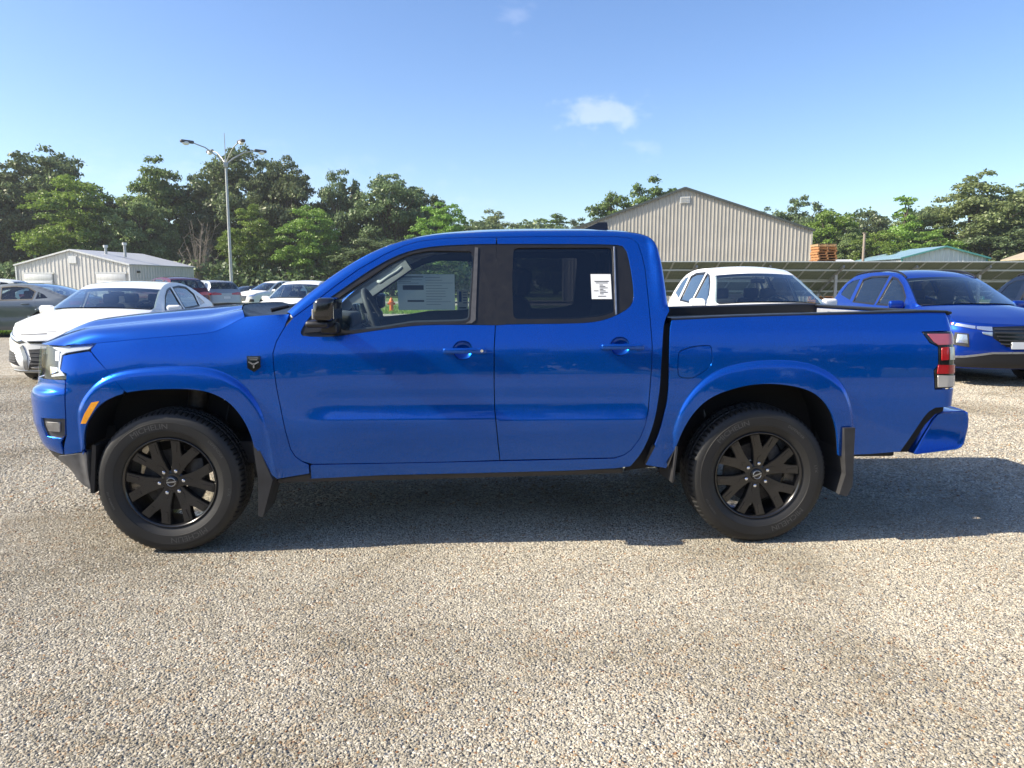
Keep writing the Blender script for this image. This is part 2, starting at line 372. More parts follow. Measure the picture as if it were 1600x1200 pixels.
def halfw(s, z):
    s = np.asarray(s, float); z = np.asarray(z, float)
    cab = tab(CABP, z); bed = tab(BEDP, z); fen = tab(FENP, z)
    # the sill ledge low on the doors fades out towards the front wheel
    kf = sstep(-1.0, -.70, s) * (1 - sstep(.93, 1.0, s))
    tl_ = np.clip((.815 - z) / .095, 0, 1); led = (.010 * tl_ ** 2.2 * sstep(.36, .66, z) - .006 * np.exp(-((z - .83) / .07) ** 2)) * kf
    a = 1 - sstep(-1.35, -.95, s); b = sstep(.98, 1.06, s)
    w = fen * a + (1 - a) * ((1 - b) * (cab + led) + b * bed)
    w = w - .02 * sstep(-1.7, -2.1, s) * sstep(.9, 1.15, z)
    k = sstep(FX0 - .02, FX0 - .30, s)
    w = w * (1 - k) + tab(FRONTP, z) * k
    for outer, poly in FLARES:
        d = seg_dist(s, z, outer); ins = in_poly(s, z, poly)
        w = w + np.where(ins, .013 * (1 - np.exp(-(d / .013) ** 1.6)) + .009 * np.clip(d / .12, 0, 1) , 0)
    if ZS[0] is not None:
        R = .05; t = np.clip(1 - seg_dist(s, z, ZS[0]) / R, 0, .985)
        w = w - R * .9 * (1 - np.sqrt(1 - t ** 2))
    return w
def truck_surf(s, z, off=0.0):
    s = np.asarray(s, float); z = np.asarray(z, float)
    c = contour(s); n = cnormal(s); w = halfw(s, z) + off
    return np.stack([c[..., 0] + n[..., 0] * w, c[..., 1] + n[..., 1] * w, z], -1)
T_arch_f_out = [(-2.05, 0.751), (-2.031, 0.812), (-1.994, 0.873), (-1.932, 0.936), (-1.853, 0.978), (-1.735, 1.001), (-1.54, 1.013), (-1.393, 1.008), (-1.296, 0.986), (-1.208, 0.938), (-1.141, 0.867), (-1.096, 0.785), (-1.073, 0.703), (-1.062, 0.611), (-1.048, 0.486)]
T_arch_r_out = [(1.097, 0.587), (1.122, 0.714), (1.159, 0.813), (1.244, 0.917), (1.348, 0.986), (1.505, 1.023), (1.675, 1.033), (1.835, 1.018), (1.957, 0.969), (2.042, 0.899), (2.088, 0.806), (2.116, 0.705), (2.135, 0.576), (2.15, 0.463)]
T_sil = [(-0.973, 1.292), (-0.893, 1.365), (-0.796, 1.443), (-0.697, 1.515), (-0.597, 1.577), (-0.496, 1.63), (-0.393, 1.671), (-0.254, 1.703), (-0.114, 1.72), (0.168, 1.734), (0.452, 1.74), (0.739, 1.74), (0.9, 1.733), (0.979, 1.721), (1.016, 1.698), (1.039, 1.661), (1.059, 1.595), (1.07, 1.525), (1.079, 1.438), (1.087, 1.335)]
T_arch_f_in = [(-2.042, 0.541), (-2.03, 0.586), (-2.008, 0.69), (-1.971, 0.752), (-1.916, 0.82), (-1.834, 0.863), (-1.735, 0.889), (-1.589, 0.898), (-1.442, 0.896), (-1.345, 0.877), (-1.259, 0.829), (-1.195, 0.746), (-1.16, 0.663), (-1.143, 0.578)]
T_arch_r_in = [(1.086, 0.428), (1.127, 0.544), (1.159, 0.653), (1.219, 0.761), (1.306, 0.838), (1.438, 0.886), (1.567, 0.907), (1.702, 0.902), (1.834, 0.874), (1.92, 0.82), (1.979, 0.741), (2.014, 0.657), (2.031, 0.58), (2.045, 0.494)]
T_door_f = [(0.153, 1.698), (0.009, 1.697), (-0.131, 1.691), (-0.264, 1.675), (-0.351, 1.65), (-0.46, 1.599), (-0.595, 1.519), (-0.711, 1.433), (-0.825, 1.342), (-0.931, 1.262), (-0.969, 1.216), (-1.01, 1.143), (-1.028, 1.08), (-1.024, 0.997), (-1.011, 0.886), (-0.995, 0.783), (-0.977, 0.665), (-0.957, 0.565), (-0.933, 0.522), (-0.9, 0.496), (-0.847, 0.48), (-0.464, 0.481), (-0.12, 0.484), (0.162, 0.49), (0.151, 0.598), (0.134, 0.774), (0.131, 0.912), (0.132, 1.1), (0.14, 1.224)]
T_door_r = [(0.153, 1.698), (0.451, 1.703), (0.826, 1.704), (0.905, 1.694), (0.939, 1.664), (0.956, 1.603), (0.969, 1.525), (0.975, 1.369), (0.98, 1.198), (0.983, 1.114), (0.979, 0.994), (0.974, 0.9), (0.967, 0.767), (0.95, 0.68), (0.925, 0.609), (0.88, 0.542), (0.842, 0.513), (0.79, 0.497), (0.162, 0.49), (0.151, 0.598), (0.134, 0.774), (0.131, 0.912), (0.132, 1.1), (0.14, 1.224)]
T_trim_f = [(0.151, 1.659), (0.033, 1.657), (-0.177, 1.647), (-0.305, 1.624), (-0.408, 1.587), (-0.527, 1.519), (-0.643, 1.437), (-0.784, 1.335), (-0.841, 1.265), (-0.875, 1.212), (-0.885, 1.186), (-0.871, 1.169), (-0.734, 1.166), (-0.618, 1.18), (-0.467, 1.202), (-0.343, 1.218), (-0.214, 1.228), (0.024, 1.227), (0.14, 1.225)]
T_glass_f = [(0.012, 1.621), (-0.218, 1.624), (-0.322, 1.603), (-0.425, 1.554), (-0.526, 1.484), (-0.609, 1.43), (-0.701, 1.365), (-0.703, 1.319), (-0.678, 1.195), (-0.598, 1.198), (-0.451, 1.213), (-0.299, 1.238), (-0.038, 1.244), (-0.0, 1.254), (0.026, 1.593)]
T_trim_r = [(0.154, 1.659), (0.45, 1.66), (0.806, 1.659), (0.866, 1.645), (0.885, 1.55), (0.895, 1.431), (0.894, 1.362), (0.866, 1.314), (0.783, 1.27), (0.695, 1.243), (0.58, 1.233), (0.218, 1.23), (0.14, 1.224)]
T_glass_r = [(0.244, 1.641), (0.794, 1.645), (0.79, 1.455), (0.788, 1.29), (0.713, 1.268), (0.581, 1.255), (0.236, 1.254), (0.233, 1.455)]
T_hoodseam = [(-2.075, 1.125), (-1.936, 1.134), (-1.65, 1.163), (-1.377, 1.182), (-1.309, 1.202), (-1.242, 1.241), (-1.182, 1.27)]
T_fender_top = [(-1.182, 1.27), (-1.057, 1.28), (-0.949, 1.285)]
T_fender_bumper = [(-1.784, 0.883), (-1.853, 0.962), (-1.972, 1.095)]
T_fender_low = [(-0.861, 0.474), (-0.863, 0.42), (-1.051, 0.385), (-1.069, 0.411), (-1.103, 0.488)]
T_headlight = [(-1.936, 1.134), (-1.982, 1.097), (-2.118, 1.073), (-2.134, 0.989), (-2.092, 0.977), (-2.097, 0.949), (-2.254, 0.94), (-2.75, 0.915), (-2.75, 1.105), (-2.255, 1.114)]
T_corner = [(-1.982, 1.095), (-2.117, 1.071), (-2.13, 0.989), (-2.09, 0.976), (-2.09, 0.951), (-2.115, 0.652), (-2.146, 0.631), (-2.19, 0.607), (-2.163, 0.538), (-2.049, 0.554)]
T_bumper_seam = [(-2.093, 0.944), (-2.107, 0.739), (-2.119, 0.652)]
T_bumper_low = [(-2.163, 0.538), (-2.271, 0.55), (-2.381, 0.566)]
T_fog = [(-2.266, 0.738), (-2.11, 0.739), (-2.119, 0.656), (-2.153, 0.634), (-2.26, 0.641)]
T_chin = [(-2.236, 0.523), (-2.042, 0.552), (-2.061, 0.419), (-2.064, 0.347), (-2.039, 0.335), (-2.146, 0.399), (-2.174, 0.431), (-2.346, 0.454)]
T_marker = [(-1.958, 0.83), (-1.918, 0.837), (-1.951, 0.789), (-1.982, 0.742), (-1.998, 0.718), (-2.024, 0.718), (-2.0, 0.769)]
T_badge = [(-1.163, 1.067), (-1.093, 1.067), (-1.093, 1.007), (-1.127, 0.984), (-1.16, 1.004)]
T_rocker_bot = [(-1.048, 0.364), (-0.87, 0.395), (-0.469, 0.407), (0.054, 0.413), (0.536, 0.421), (0.959, 0.435)]
T_cab_rear = [(1.085, 1.294), (1.062, 1.256), (1.046, 1.198), (1.035, 1.028), (1.03, 0.907), (1.024, 0.837), (1.01, 0.732), (0.983, 0.625), (0.941, 0.523), (0.883, 0.444)]
T_bed = [(1.09, 1.254), (1.45, 1.268), (1.988, 1.282), (2.606, 1.297), (2.66, 1.289), (2.681, 1.202), (2.699, 1.106), (2.695, 1.017), (2.668, 0.892), (2.639, 0.872), (2.647, 0.767), (2.552, 0.758), (2.514, 0.707), (2.459, 0.601), (2.41, 0.511), (2.239, 0.498), (2.091, 0.492)]
T_bed_front = [(1.093, 1.246), (1.079, 1.198), (1.073, 1.045), (1.075, 0.903), (1.068, 0.802), (1.053, 0.731), (1.036, 0.641), (1.008, 0.561), (0.964, 0.451), (1.086, 0.428)]
T_taillight = [(2.488, 1.18), (2.59, 1.183), (2.697, 1.183), (2.701, 1.063), (2.678, 0.983), (2.656, 0.885), (2.632, 0.874), (2.563, 0.873), (2.554, 0.972), (2.578, 1.0), (2.576, 1.105), (2.529, 1.126)]
T_fuel = [(1.125, 1.072), (1.143, 1.089), (1.213, 1.109), (1.294, 1.114), (1.308, 1.102), (1.312, 1.027), (1.291, 0.992), (1.232, 0.951), (1.197, 0.937), (1.137, 0.941), (1.123, 0.965)]
T_rbumper = [(2.458, 0.51), (2.541, 0.703), (2.565, 0.736), (2.596, 0.75), (2.715, 0.753), (2.699, 0.741), (2.709, 0.666), (2.691, 0.572), (2.689, 0.535), (2.474, 0.502)]
T_handle_f = [(-0.14, 1.107), (0.094, 1.107), (0.094, 1.076), (-0.14, 1.077)]
T_cup_f = [(-0.093, 1.094), (-0.072, 1.131), (-0.045, 1.141), (-0.018, 1.14), (0.006, 1.127), (0.016, 1.093), (0.009, 1.06), (-0.018, 1.043), (-0.052, 1.043), (-0.079, 1.063)]
T_handle_r = [(0.702, 1.126), (0.938, 1.126), (0.937, 1.093), (0.701, 1.094)]
T_note = [(0.669, 1.495), (0.779, 1.497), (0.776, 1.362), (0.666, 1.36)]
T_minipx = [(-1.165, 0.92), (-0.455, 0.728), (0.921, 0.768), (2.555, 1.195)]
T_hl_strip = [(-2.232, 1.11), (-1.952, 1.129), (-1.985, 1.1), (-2.114, 1.08), (-2.138, 1.068), (-2.144, 0.999), (-2.105, 0.964), (-2.224, 0.952), (-2.224, 0.965), (-2.157, 0.979), (-2.166, 1.067), (-2.15, 1.084)]
T_hl_proj = [(-2.197, 1.093), (-2.156, 1.094), (-2.152, 1.038), (-2.188, 1.037)]
T_hl_low = [(-2.241, 1.011), (-2.159, 1.008), (-2.162, 0.985), (-2.232, 0.965)]
T_fog_in = [(-2.242, 0.721), (-2.144, 0.722), (-2.154, 0.666), (-2.235, 0.668)]
T_tl_top = [(2.513, 1.173), (2.678, 1.173), (2.668, 1.118), (2.573, 1.112), (2.548, 1.129)]
T_tl_mid = [(2.591, 1.098), (2.632, 1.101), (2.632, 1.031), (2.591, 1.028)]
T_tl_red = [(2.574, 1.003), (2.661, 1.016), (2.651, 0.96), (2.569, 0.954)]
T_tl_clear = [(2.573, 0.947), (2.652, 0.953), (2.642, 0.886), (2.577, 0.88)]
T_chrome_r = [(0.8, 1.649), (0.807, 1.649), (0.798, 1.28), (0.789, 1.28)]
T_seal_f = [(0.033, 1.642), (0.051, 1.639), (0.034, 1.251), (0.013, 1.234), (-0.017, 1.234), (0.007, 1.251)]
T_mirtri = [(-0.784, 1.332), (-0.708, 1.359), (-0.695, 1.195), (-0.871, 1.183)]
# ---------------------------------------------------------------- ground
def struct(o): o['kind'] = 'structure'; return o
def gravel_material(name, far):
    m, nt, b = newmat(name); tc = N(nt, 'ShaderNodeTexCoord'); P = tc.outputs['Object']
    v = N(nt, 'ShaderNodeTexVoronoi', {'Vector': P, 'Scale': 62. if far else 85., 'Randomness': 1.}); v2 = N(nt, 'ShaderNodeTexVoronoi', {'Vector': P, 'Scale': 23.})
    sep = N(nt, 'ShaderNodeSeparateColor', {0: v.outputs['Color']})
    k = .95 if far else .80
    c = ramp(nt, sep.outputs[0], [(0, (.18 * k, .165 * k, .14 * k)), (.18, (.32 * k, .295 * k, .245 * k)), (.5, (.43 * k, .395 * k, .325 * k)), (.8, (.52 * k, .485 * k, .41 * k)), (1, (.66 * k, .63 * k, .57 * k))])
    s2 = N(nt, 'ShaderNodeSeparateColor', {0: v2.outputs['Color']}); mk = N(nt, 'ShaderNodeMapRange', {0: s2.outputs[1], 1: .86, 2: .9, 3: 0., 4: .5})
    mx = N(nt, 'ShaderNodeMix', {0: mk.outputs[0], 6: c, 7: (.30, .20, .11, 1)}, data_type='RGBA')
    big = N(nt, 'ShaderNodeTexNoise', {'Vector': P, 'Scale': .33, 'Detail': 6., 'Roughness': .6}); bm_ = ramp(nt, big.outputs[0], [(.3, (.80, .79, .77)), (.7, (1.1, 1.09, 1.06))])
    ml = N(nt, 'ShaderNodeMix', {0: 1., 6: mx.outputs[2], 7: bm_}, data_type='RGBA', blend_type='MULTIPLY'); nt.links.new(ml.outputs[2], b.inputs['Base Color'])
    b.inputs['Roughness'].default_value = .9; b.inputs['Specular IOR Level'].default_value = .25
    inv = N(nt, 'ShaderNodeMath', {0: 1., 1: v.outputs['Distance']}, operation='SUBTRACT'); rnd = N(nt, 'ShaderNodeMath', {0: inv.outputs[0], 1: sep.outputs[1]}, operation='ADD')
    bp = N(nt, 'ShaderNodeBump', {'Height': rnd.outputs[0], 'Strength': 1., 'Distance': .012}); nt.links.new(bp.outputs[0], b.inputs['Normal']); return m
gravel_material('gravel_far', True); gravel_material('gravel_bed', False)
def grass_material():
    m, nt, b = newmat('grass_ground'); tc = N(nt, 'ShaderNodeTexCoord'); P = tc.outputs['Object']
    a = N(nt, 'ShaderNodeTexNoise', {'Vector': P, 'Scale': .25, 'Detail': 6.}); f = N(nt, 'ShaderNodeTexNoise', {'Vector': P, 'Scale': 14., 'Detail': 4.})
    ad = N(nt, 'ShaderNodeMath', {0: a.outputs[0], 1: f.outputs[0]}, operation='ADD'); h = N(nt, 'ShaderNodeMath', {0: ad.outputs[0], 1: .5}, operation='MULTIPLY')
    c = ramp(nt, h.outputs[0], [(.35, (.075, .12, .022)), (.5, (.13, .185, .035)), (.65, (.22, .25, .07))]); nt.links.new(c, b.inputs['Base Color']); b.inputs['Roughness'].default_value = .85
    bp = N(nt, 'ShaderNodeBump', {'Height': f.outputs[0], 'Strength': 1., 'Distance': .06}); nt.links.new(bp.outputs[0], b.inputs['Normal'])
grass_material()
def leafmat(name, col, var=.35, trans=.35):
    m, nt, b = newmat(name); nt.nodes.remove(b); out = nt.nodes['Material Output']
    at = N(nt, 'ShaderNodeAttribute', attribute_name='tint'); oi = N(nt, 'ShaderNodeObjectInfo')
    c = ramp(nt, at.outputs['Fac'], [(0, [x * (1 - var) for x in col]), (.5, col), (1, [min(1, x * (1 + var) + .01) for x in col])])
    hs = N(nt, 'ShaderNodeHueSaturation', {'Color': c}); mr = N(nt, 'ShaderNodeMapRange', {0: oi.outputs['Random'], 3: .8, 4: 1.2}); nt.links.new(mr.outputs[0], hs.inputs['Value'])
    mh = N(nt, 'ShaderNodeMapRange', {0: oi.outputs['Random'], 3: .485, 4: .512}); nt.links.new(mh.outputs[0], hs.inputs['Hue'])
    d = N(nt, 'ShaderNodeBsdfDiffuse', {'Color': hs.outputs[0]}); t = N(nt, 'ShaderNodeBsdfTranslucent', {'Color': hs.outputs[0]}); g = N(nt, 'ShaderNodeBsdfGlossy', {'Roughness': .45, 'Color': (.6, .6, .55, 1)})
    a = N(nt, 'ShaderNodeMixShader', {0: trans, 1: d.outputs[0], 2: t.outputs[0]}); e = N(nt, 'ShaderNodeMixShader', {0: .05, 1: a.outputs[0], 2: g.outputs[0]}); nt.links.new(e.outputs[0], out.inputs[0]); return m
def sheet(name, x0, x1, y0, y1, z, mat, nx=1, ny=1, edge=0.):
    rnd = random.Random(5); V = []; F = []
    for j in range(ny + 1):
        for i in range(nx + 1):
            x = x0 + (x1 - x0) * i / nx; y = y0 + (y1 - y0) * j / ny
            if edge and (i in (0, nx) or j in (0, ny)): x += rnd.uniform(-edge, edge); y += rnd.uniform(-edge, edge)
            V.append((x, y, z))
    for j in range(ny):
        for i in range(nx): a = j * (nx + 1) + i; F.append((a, a + 1, a + nx + 2, a + nx + 1))
    return struct(put(name, mesh_pd(name, V, F), None, mat))
sheet('ground', -900, 900, -900, 1500, -.012, 'grass_ground')
sheet('gravel_lot', -13.6, 70, -38, 33.5, -.006, 'gravel_far', 60, 50, .35)
sheet('gravel_drive', -60, -21.5, -30, 68, -.0035, 'gravel_far', 30, 40, .35)
sheet('gravel_back_lot', -21.6, 12, 55, 62, -.0045, 'gravel_far', 30, 4, .3)
# loose stones lying on the lot, coarser geometry up to where single stones can be told apart
def stone_material():
    m, nt, b = newmat('loose_stone'); oi = N(nt, 'ShaderNodeObjectInfo'); tc = N(nt, 'ShaderNodeTexCoord')
    c = ramp(nt, oi.outputs['Random'], [(0, (.22, .20, .17)), (.1, (.29, .268, .215)), (.4, (.40, .368, .295)), (.75, (.48, .446, .365)), (.93, (.59, .56, .485)), (.955, (.40, .29, .16)), (.985, (.27, .14, .07)), (1, (.24, .12, .07))])
    big = N(nt, 'ShaderNodeTexNoise', {'Vector': N(nt, 'ShaderNodeNewGeometry').outputs['Position'], 'Scale': .7, 'Detail': 6., 'Roughness': .62, 'Distortion': .6}); sh = ramp(nt, big.outputs[0], [(.34, (.60, .565, .50)), (.53, (1.02, 1.0, .97)), (.7, (1.14, 1.12, 1.08))])
    ml = N(nt, 'ShaderNodeMix', {0: 1., 6: c, 7: sh}, data_type='RGBA', blend_type='MULTIPLY'); nt.links.new(ml.outputs[2], b.inputs['Base Color']); b.inputs['Roughness'].default_value = .85; b.inputs['Specular IOR Level'].default_value = .3
stone_material()
def stones(name, V, density, rmin, rmax, seed, label_):
    V = [(a, b, 0) for a, b in V]; o = put(name, mesh_pd(name, V, [(0, 1, 2, 3)]), None, 'loose_stone'); o.location.z = -.002
    ng = bpy.data.node_groups.new(name, 'GeometryNodeTree'); ng.interface.new_socket('Geometry', in_out='INPUT', socket_type='NodeSocketGeometry'); ng.interface.new_socket('Geometry', in_out='OUTPUT', socket_type='NodeSocketGeometry')
    nd, lk = ng.nodes, ng.links; gi = nd.new('NodeGroupInput'); go = nd.new('NodeGroupOutput')
    dp = nd.new('GeometryNodeDistributePointsOnFaces'); dp.inputs['Density'].default_value = density; dp.inputs['Seed'].default_value = seed; lk.new(gi.outputs[0], dp.inputs['Mesh'])
    # several stone shapes, each an ico sphere broken up by noise
    g2i = nd.new('GeometryNodeGeometryToInstance')
    for k in range(6):
        ic = nd.new('GeometryNodeMeshIcoSphere'); ic.inputs['Radius'].default_value = 1.; ic.inputs['Subdivisions'].default_value = 1 if k % 2 else 2
        pos = nd.new('GeometryNodeInputPosition'); nz = nd.new('ShaderNodeTexNoise'); nz.inputs['Scale'].default_value = .9; nz.noise_dimensions = '4D'; nz.inputs['W'].default_value = k * 3.7 + seed
        lk.new(pos.outputs[0], nz.inputs['Vector']); sb = nd.new('ShaderNodeVectorMath'); sb.operation = 'SUBTRACT'; lk.new(nz.outputs['Color'], sb.inputs[0]); sb.inputs[1].default_value = (.5, .5, .5)
        sc = nd.new('ShaderNodeVectorMath'); sc.operation = 'SCALE'; lk.new(sb.outputs[0], sc.inputs[0]); sc.inputs['Scale'].default_value = 1.9
        sp = nd.new('GeometryNodeSetPosition'); lk.new(ic.outputs[0], sp.inputs['Geometry']); lk.new(sc.outputs[0], sp.inputs['Offset'])
        tr = nd.new('GeometryNodeTransform'); lk.new(sp.outputs[0], tr.inputs['Geometry']); tr.inputs['Scale'].default_value = (1.1, .85, .62)
        sm = nd.new('GeometryNodeSetMaterial'); lk.new(tr.outputs[0], sm.inputs['Geometry']); sm.inputs['Material'].default_value = MATS['loose_stone']; lk.new(sm.outputs[0], g2i.inputs[0])
    ip = nd.new('GeometryNodeInstanceOnPoints'); lk.new(dp.outputs['Points'], ip.inputs['Points']); lk.new(g2i.outputs[0], ip.inputs['Instance']); ip.inputs['Pick Instance'].default_value = True
    rv = nd.new('FunctionNodeRandomValue'); rv.data_type = 'FLOAT_VECTOR'; rv.inputs[0].default_value = (-.5, -.5, 0); rv.inputs[1].default_value = (.5, .5, 6.28); rv.inputs['Seed'].default_value = seed + 1; lk.new(rv.outputs[0], ip.inputs['Rotation'])
    rs = nd.new('FunctionNodeRandomValue'); rs.data_type = 'FLOAT'; rs.inputs[2].default_value = 0.; rs.inputs[3].default_value = 1.; rs.inputs['Seed'].default_value = seed + 2
    pw = nd.new('ShaderNodeMath'); pw.operation = 'POWER'; lk.new(rs.outputs[1], pw.inputs[0]); pw.inputs[1].default_value = 2.2
    mr = nd.new('ShaderNodeMapRange'); lk.new(pw.outputs[0], mr.inputs[0]); mr.inputs[3].default_value = rmin; mr.inputs[4].default_value = rmax; lk.new(mr.outputs[0], ip.inputs['Scale'])
    lk.new(ip.outputs[0], go.inputs[0])
    md = o.modifiers.new('stones', 'NODES'); md.node_group = ng; o['kind'] = 'stuff'; tag(o, label_, 'gravel'); return o
sheet('gravel_bed', -9.5, 10.5, -4.6, 7.5, -.0015, 'gravel_bed', 40, 30, .2)
stones('loose_gravel', [(-2.5, -3.5), (2.8, -3.5), (4.4, -.1), (-4.0, -.1)], 18000, .0024, .0068, 3, 'pale beige loose gravel in the foreground below the blue truck')
stones('loose_gravel', [(-4.6, -.1), (5.0, -.1), (9.5, 7.), (-8.5, 7.)], 3600, .005, .0115, 11, 'pale beige loose gravel under and behind the blue truck')
sheet('gravel_bounce', -2, 45, 36, 66, -.0045, 'gravel_far', 20, 20, .3)  # unseen gravel added so the metal building gets beige bounce light, not green
# ---------------------------------------------------------------- placing: a point seen at (px, py) of the 1600x1200 photograph, Z metres deep
CAM_R = cam.rotation_euler.to_matrix()
def at(px, py, Z): return CAM_POS + CAM_R @ Vector(((px - 800) / 1150.9 * Z, (600 - py) / 1150.9 * Z, -Z))
def gp(px, Z):
    p = at(px, 446, Z); return Vector((p.x, p.y, 0))
RZC = -CAM_YAW
# ---------------------------------------------------------------- trees
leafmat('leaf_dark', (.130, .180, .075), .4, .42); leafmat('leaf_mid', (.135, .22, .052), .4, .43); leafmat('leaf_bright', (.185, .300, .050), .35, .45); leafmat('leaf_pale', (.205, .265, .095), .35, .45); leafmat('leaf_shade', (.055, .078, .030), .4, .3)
plain('bark', (.085, .068, .052), .9, noise=.35, nscale=6, bump=.4, bscale=20); plain('dead_twig', (.24, .20, .16), .9, noise=.2)
def leaf_cloud(C, rc, n, rng, size, flat=.75, aspect=.55, up=.35, shell=.5):
    """n leaf quads gathered round the clump centres C with radii rc; returns verts, faces, tint"""
    K = len(C); idx = rng.choice(K, n, p=rc ** 2 / (rc ** 2).sum()); d = rng.normal(size=(n, 3)); d /= np.linalg.norm(d, axis=1, keepdims=True)
    d[:, 2] = np.where(d[:, 2] < -.25, -d[:, 2] * .6, d[:, 2])
    rr = rc[idx] * (shell + (1 - shell) * rng.random(n) ** .6) * (.75 + .35 * rng.random(n)); off = d * rr[:, None]; off[:, 2] *= flat
    P = C[idx] + off + rng.normal(size=(n, 3)) * rc[idx][:, None] * .10
    nn = d * .6 + rng.normal(size=(n, 3)) * .75 + np.array([0, 0, up]); nn /= np.linalg.norm(nn, axis=1, keepdims=True)
    a = np.cross(nn, rng.normal(size=(n, 3))); a /= np.linalg.norm(a, axis=1, keepdims=True); b = np.cross(nn, a)
    s = size * (.55 + .8 * rng.random(n))[:, None]
    V = np.stack([P + a * s, P + b * s * aspect + a * s * .1, P - a * s * .9, P - b * s * aspect - a * s * .05], 1).reshape(-1, 3)
    tint = np.clip(.5 + .22 * rng.normal(size=n) + .25 * (rng.random(K)[idx] - .5), 0, 1)
    return V, tint
def leaf_mesh(name, V, tint, mat):
    n = len(V) // 4; me = bpy.data.meshes.new(name); me.vertices.add(4 * n); me.vertices.foreach_set('co', V.astype(np.float32).ravel()); me.loops.add(4 * n); me.loops.foreach_set('vertex_index', np.arange(4 * n, dtype=np.int32)); me.polygons.add(n); me.polygons.foreach_set('loop_start', np.arange(0, 4 * n, 4, dtype=np.int32))
    me.update(calc_edges=True); at_ = me.attributes.new('tint', 'FLOAT', 'FACE'); at_.data.foreach_set('value', tint.astype(np.float32)); me.materials.append(MATS[mat]); return me
def tree_proto(seed, kind):
    """a tree 16 m tall with a crown about 5 m in radius"""
    rng = np.random.default_rng(seed); H, R = 16., 5.0
    K, nl, size, flat, lo = {'oak': (170, 30000, .19, .8, .14), 'locust': (150, 26000, .18, .55, .10), 'maple': (160, 28000, .19, .75, .12), 'pale': (160, 26000, .18, .7, .08), 'tier': (140, 22000, .18, .42, .06)}[kind]
    C = []; 
    while len(C) < K:
        p = rng.uniform(-1, 1, 3); r = np.linalg.norm(p)
        if r < .25: continue
        z = (p[2] + 1) / 2
        wid = {'oak': (1 - abs(2 * z - .95) ** 2.8) ** .6, 'locust': max(0, 1 - abs(2 * z - 1.0) ** 2.4) ** .65, 'maple': max(0, 1 - abs(2 * z - .9) ** 2.4) ** .6, 'pale': max(0, 1 - abs(2 * z - 1.0) ** 2.4) ** .6, 'tier': max(.15, 1.05 - z)}[kind]
        wid = float(np.real(wid)) if not isinstance(wid, complex) else 0.
        if math.hypot(p[0], p[1]) > max(.1, wid) * 1.: continue
        C.append((p[0] * R * .95, p[1] * R * .95, H * lo + z * H * (.93 - lo)))
    C += [(rng.normal() * .5, rng.normal() * .5, H * z) for z in np.linspace(.35, .9, 9)]; K = len(C); C = np.array(C); C += rng.normal(size=C.shape) * .3
    dm = np.linalg.norm(C[:, None] - C[None], axis=2) + np.eye(K) * 9; ok = np.sort(dm, axis=1)[:, 1] < 1.75; C = C[ok]; K = len(C)
    rc = rng.uniform(.6, 1.5, K); rc *= np.interp(C[:, 2] / H, [0, .6, 1.], [1.1, 1., .62])
    V, t = leaf_cloud(C, rc, nl, rng, size, flat)
    bm = bmesh.new(); top = Vector((rng.normal() * .4, rng.normal() * .4, H * .78)); tr = [Vector((0, 0, -.3)), Vector((.05, 0, H * .12)), Vector((rng.normal() * .25, rng.normal() * .25, H * .35)), Vector((rng.normal() * .35, rng.normal() * .3, H * .58)), top]; tube(bm, tr, [.42, .32, .26, .17, .05], 8)
    for k in rng.choice(K, 16, replace=False):
        c = Vector(C[k]); zb = min(H * .6, max(H * .12, c.z - 2.5 - rng.random() * 2)); q = Vector((0, 0, zb)); q.x, q.y = tr[2].x * .6, tr[2].y * .6; m = q.lerp(c, .5) + Vector((0, 0, -.35)); tube(bm, [q, m, c], [.13, .09, .03], 6)
    return leaf_mesh('crown', V, t, {'oak': 'leaf_dark', 'locust': 'leaf_bright', 'maple': 'leaf_mid', 'pale': 'leaf_pale', 'tier': 'leaf_bright'}[kind]), bm_mesh('trunk', bm, 60)
PROTO = {}
for i, (kd, n_) in enumerate((('oak', 3), ('locust', 2), ('maple', 2), ('pale', 2), ('tier', 1))):
    PROTO[kd] = [tree_proto(100 + i * 10 + j, kd) for j in range(n_)]
for kd in PROTO:
    for c, t in PROTO[kd]: t.materials.append(MATS['bark'])
trng = random.Random(21)
def tree(kind, var, px, top, hw, Z, label, leaf=None, group='trees along the far edge of the lot'):
    c, t = PROTO[kind][var % len(PROTO[kind])]; p = gp(px, Z); h = (446 - top) / 1150.9 * Z + 1.43; r = hw / 1150.9 * Z
    e = empty(kind_name[kind], p, trng.uniform(0, 6.28)); e.scale = (r / 5.0, r / 5.0, h / 16.0); tag(e, label, 'tree', group)
    o = put('crown', c, e); put('trunk', t, e)
    if leaf:
        o.material_slots[0].link = 'OBJECT'; o.material_slots[0].material = MATS[leaf]
    return e
kind_name = {'oak': 'oak_tree', 'locust': 'locust_tree', 'maple': 'maple_tree', 'pale': 'leafy_tree', 'tier': 'tiered_tree'}
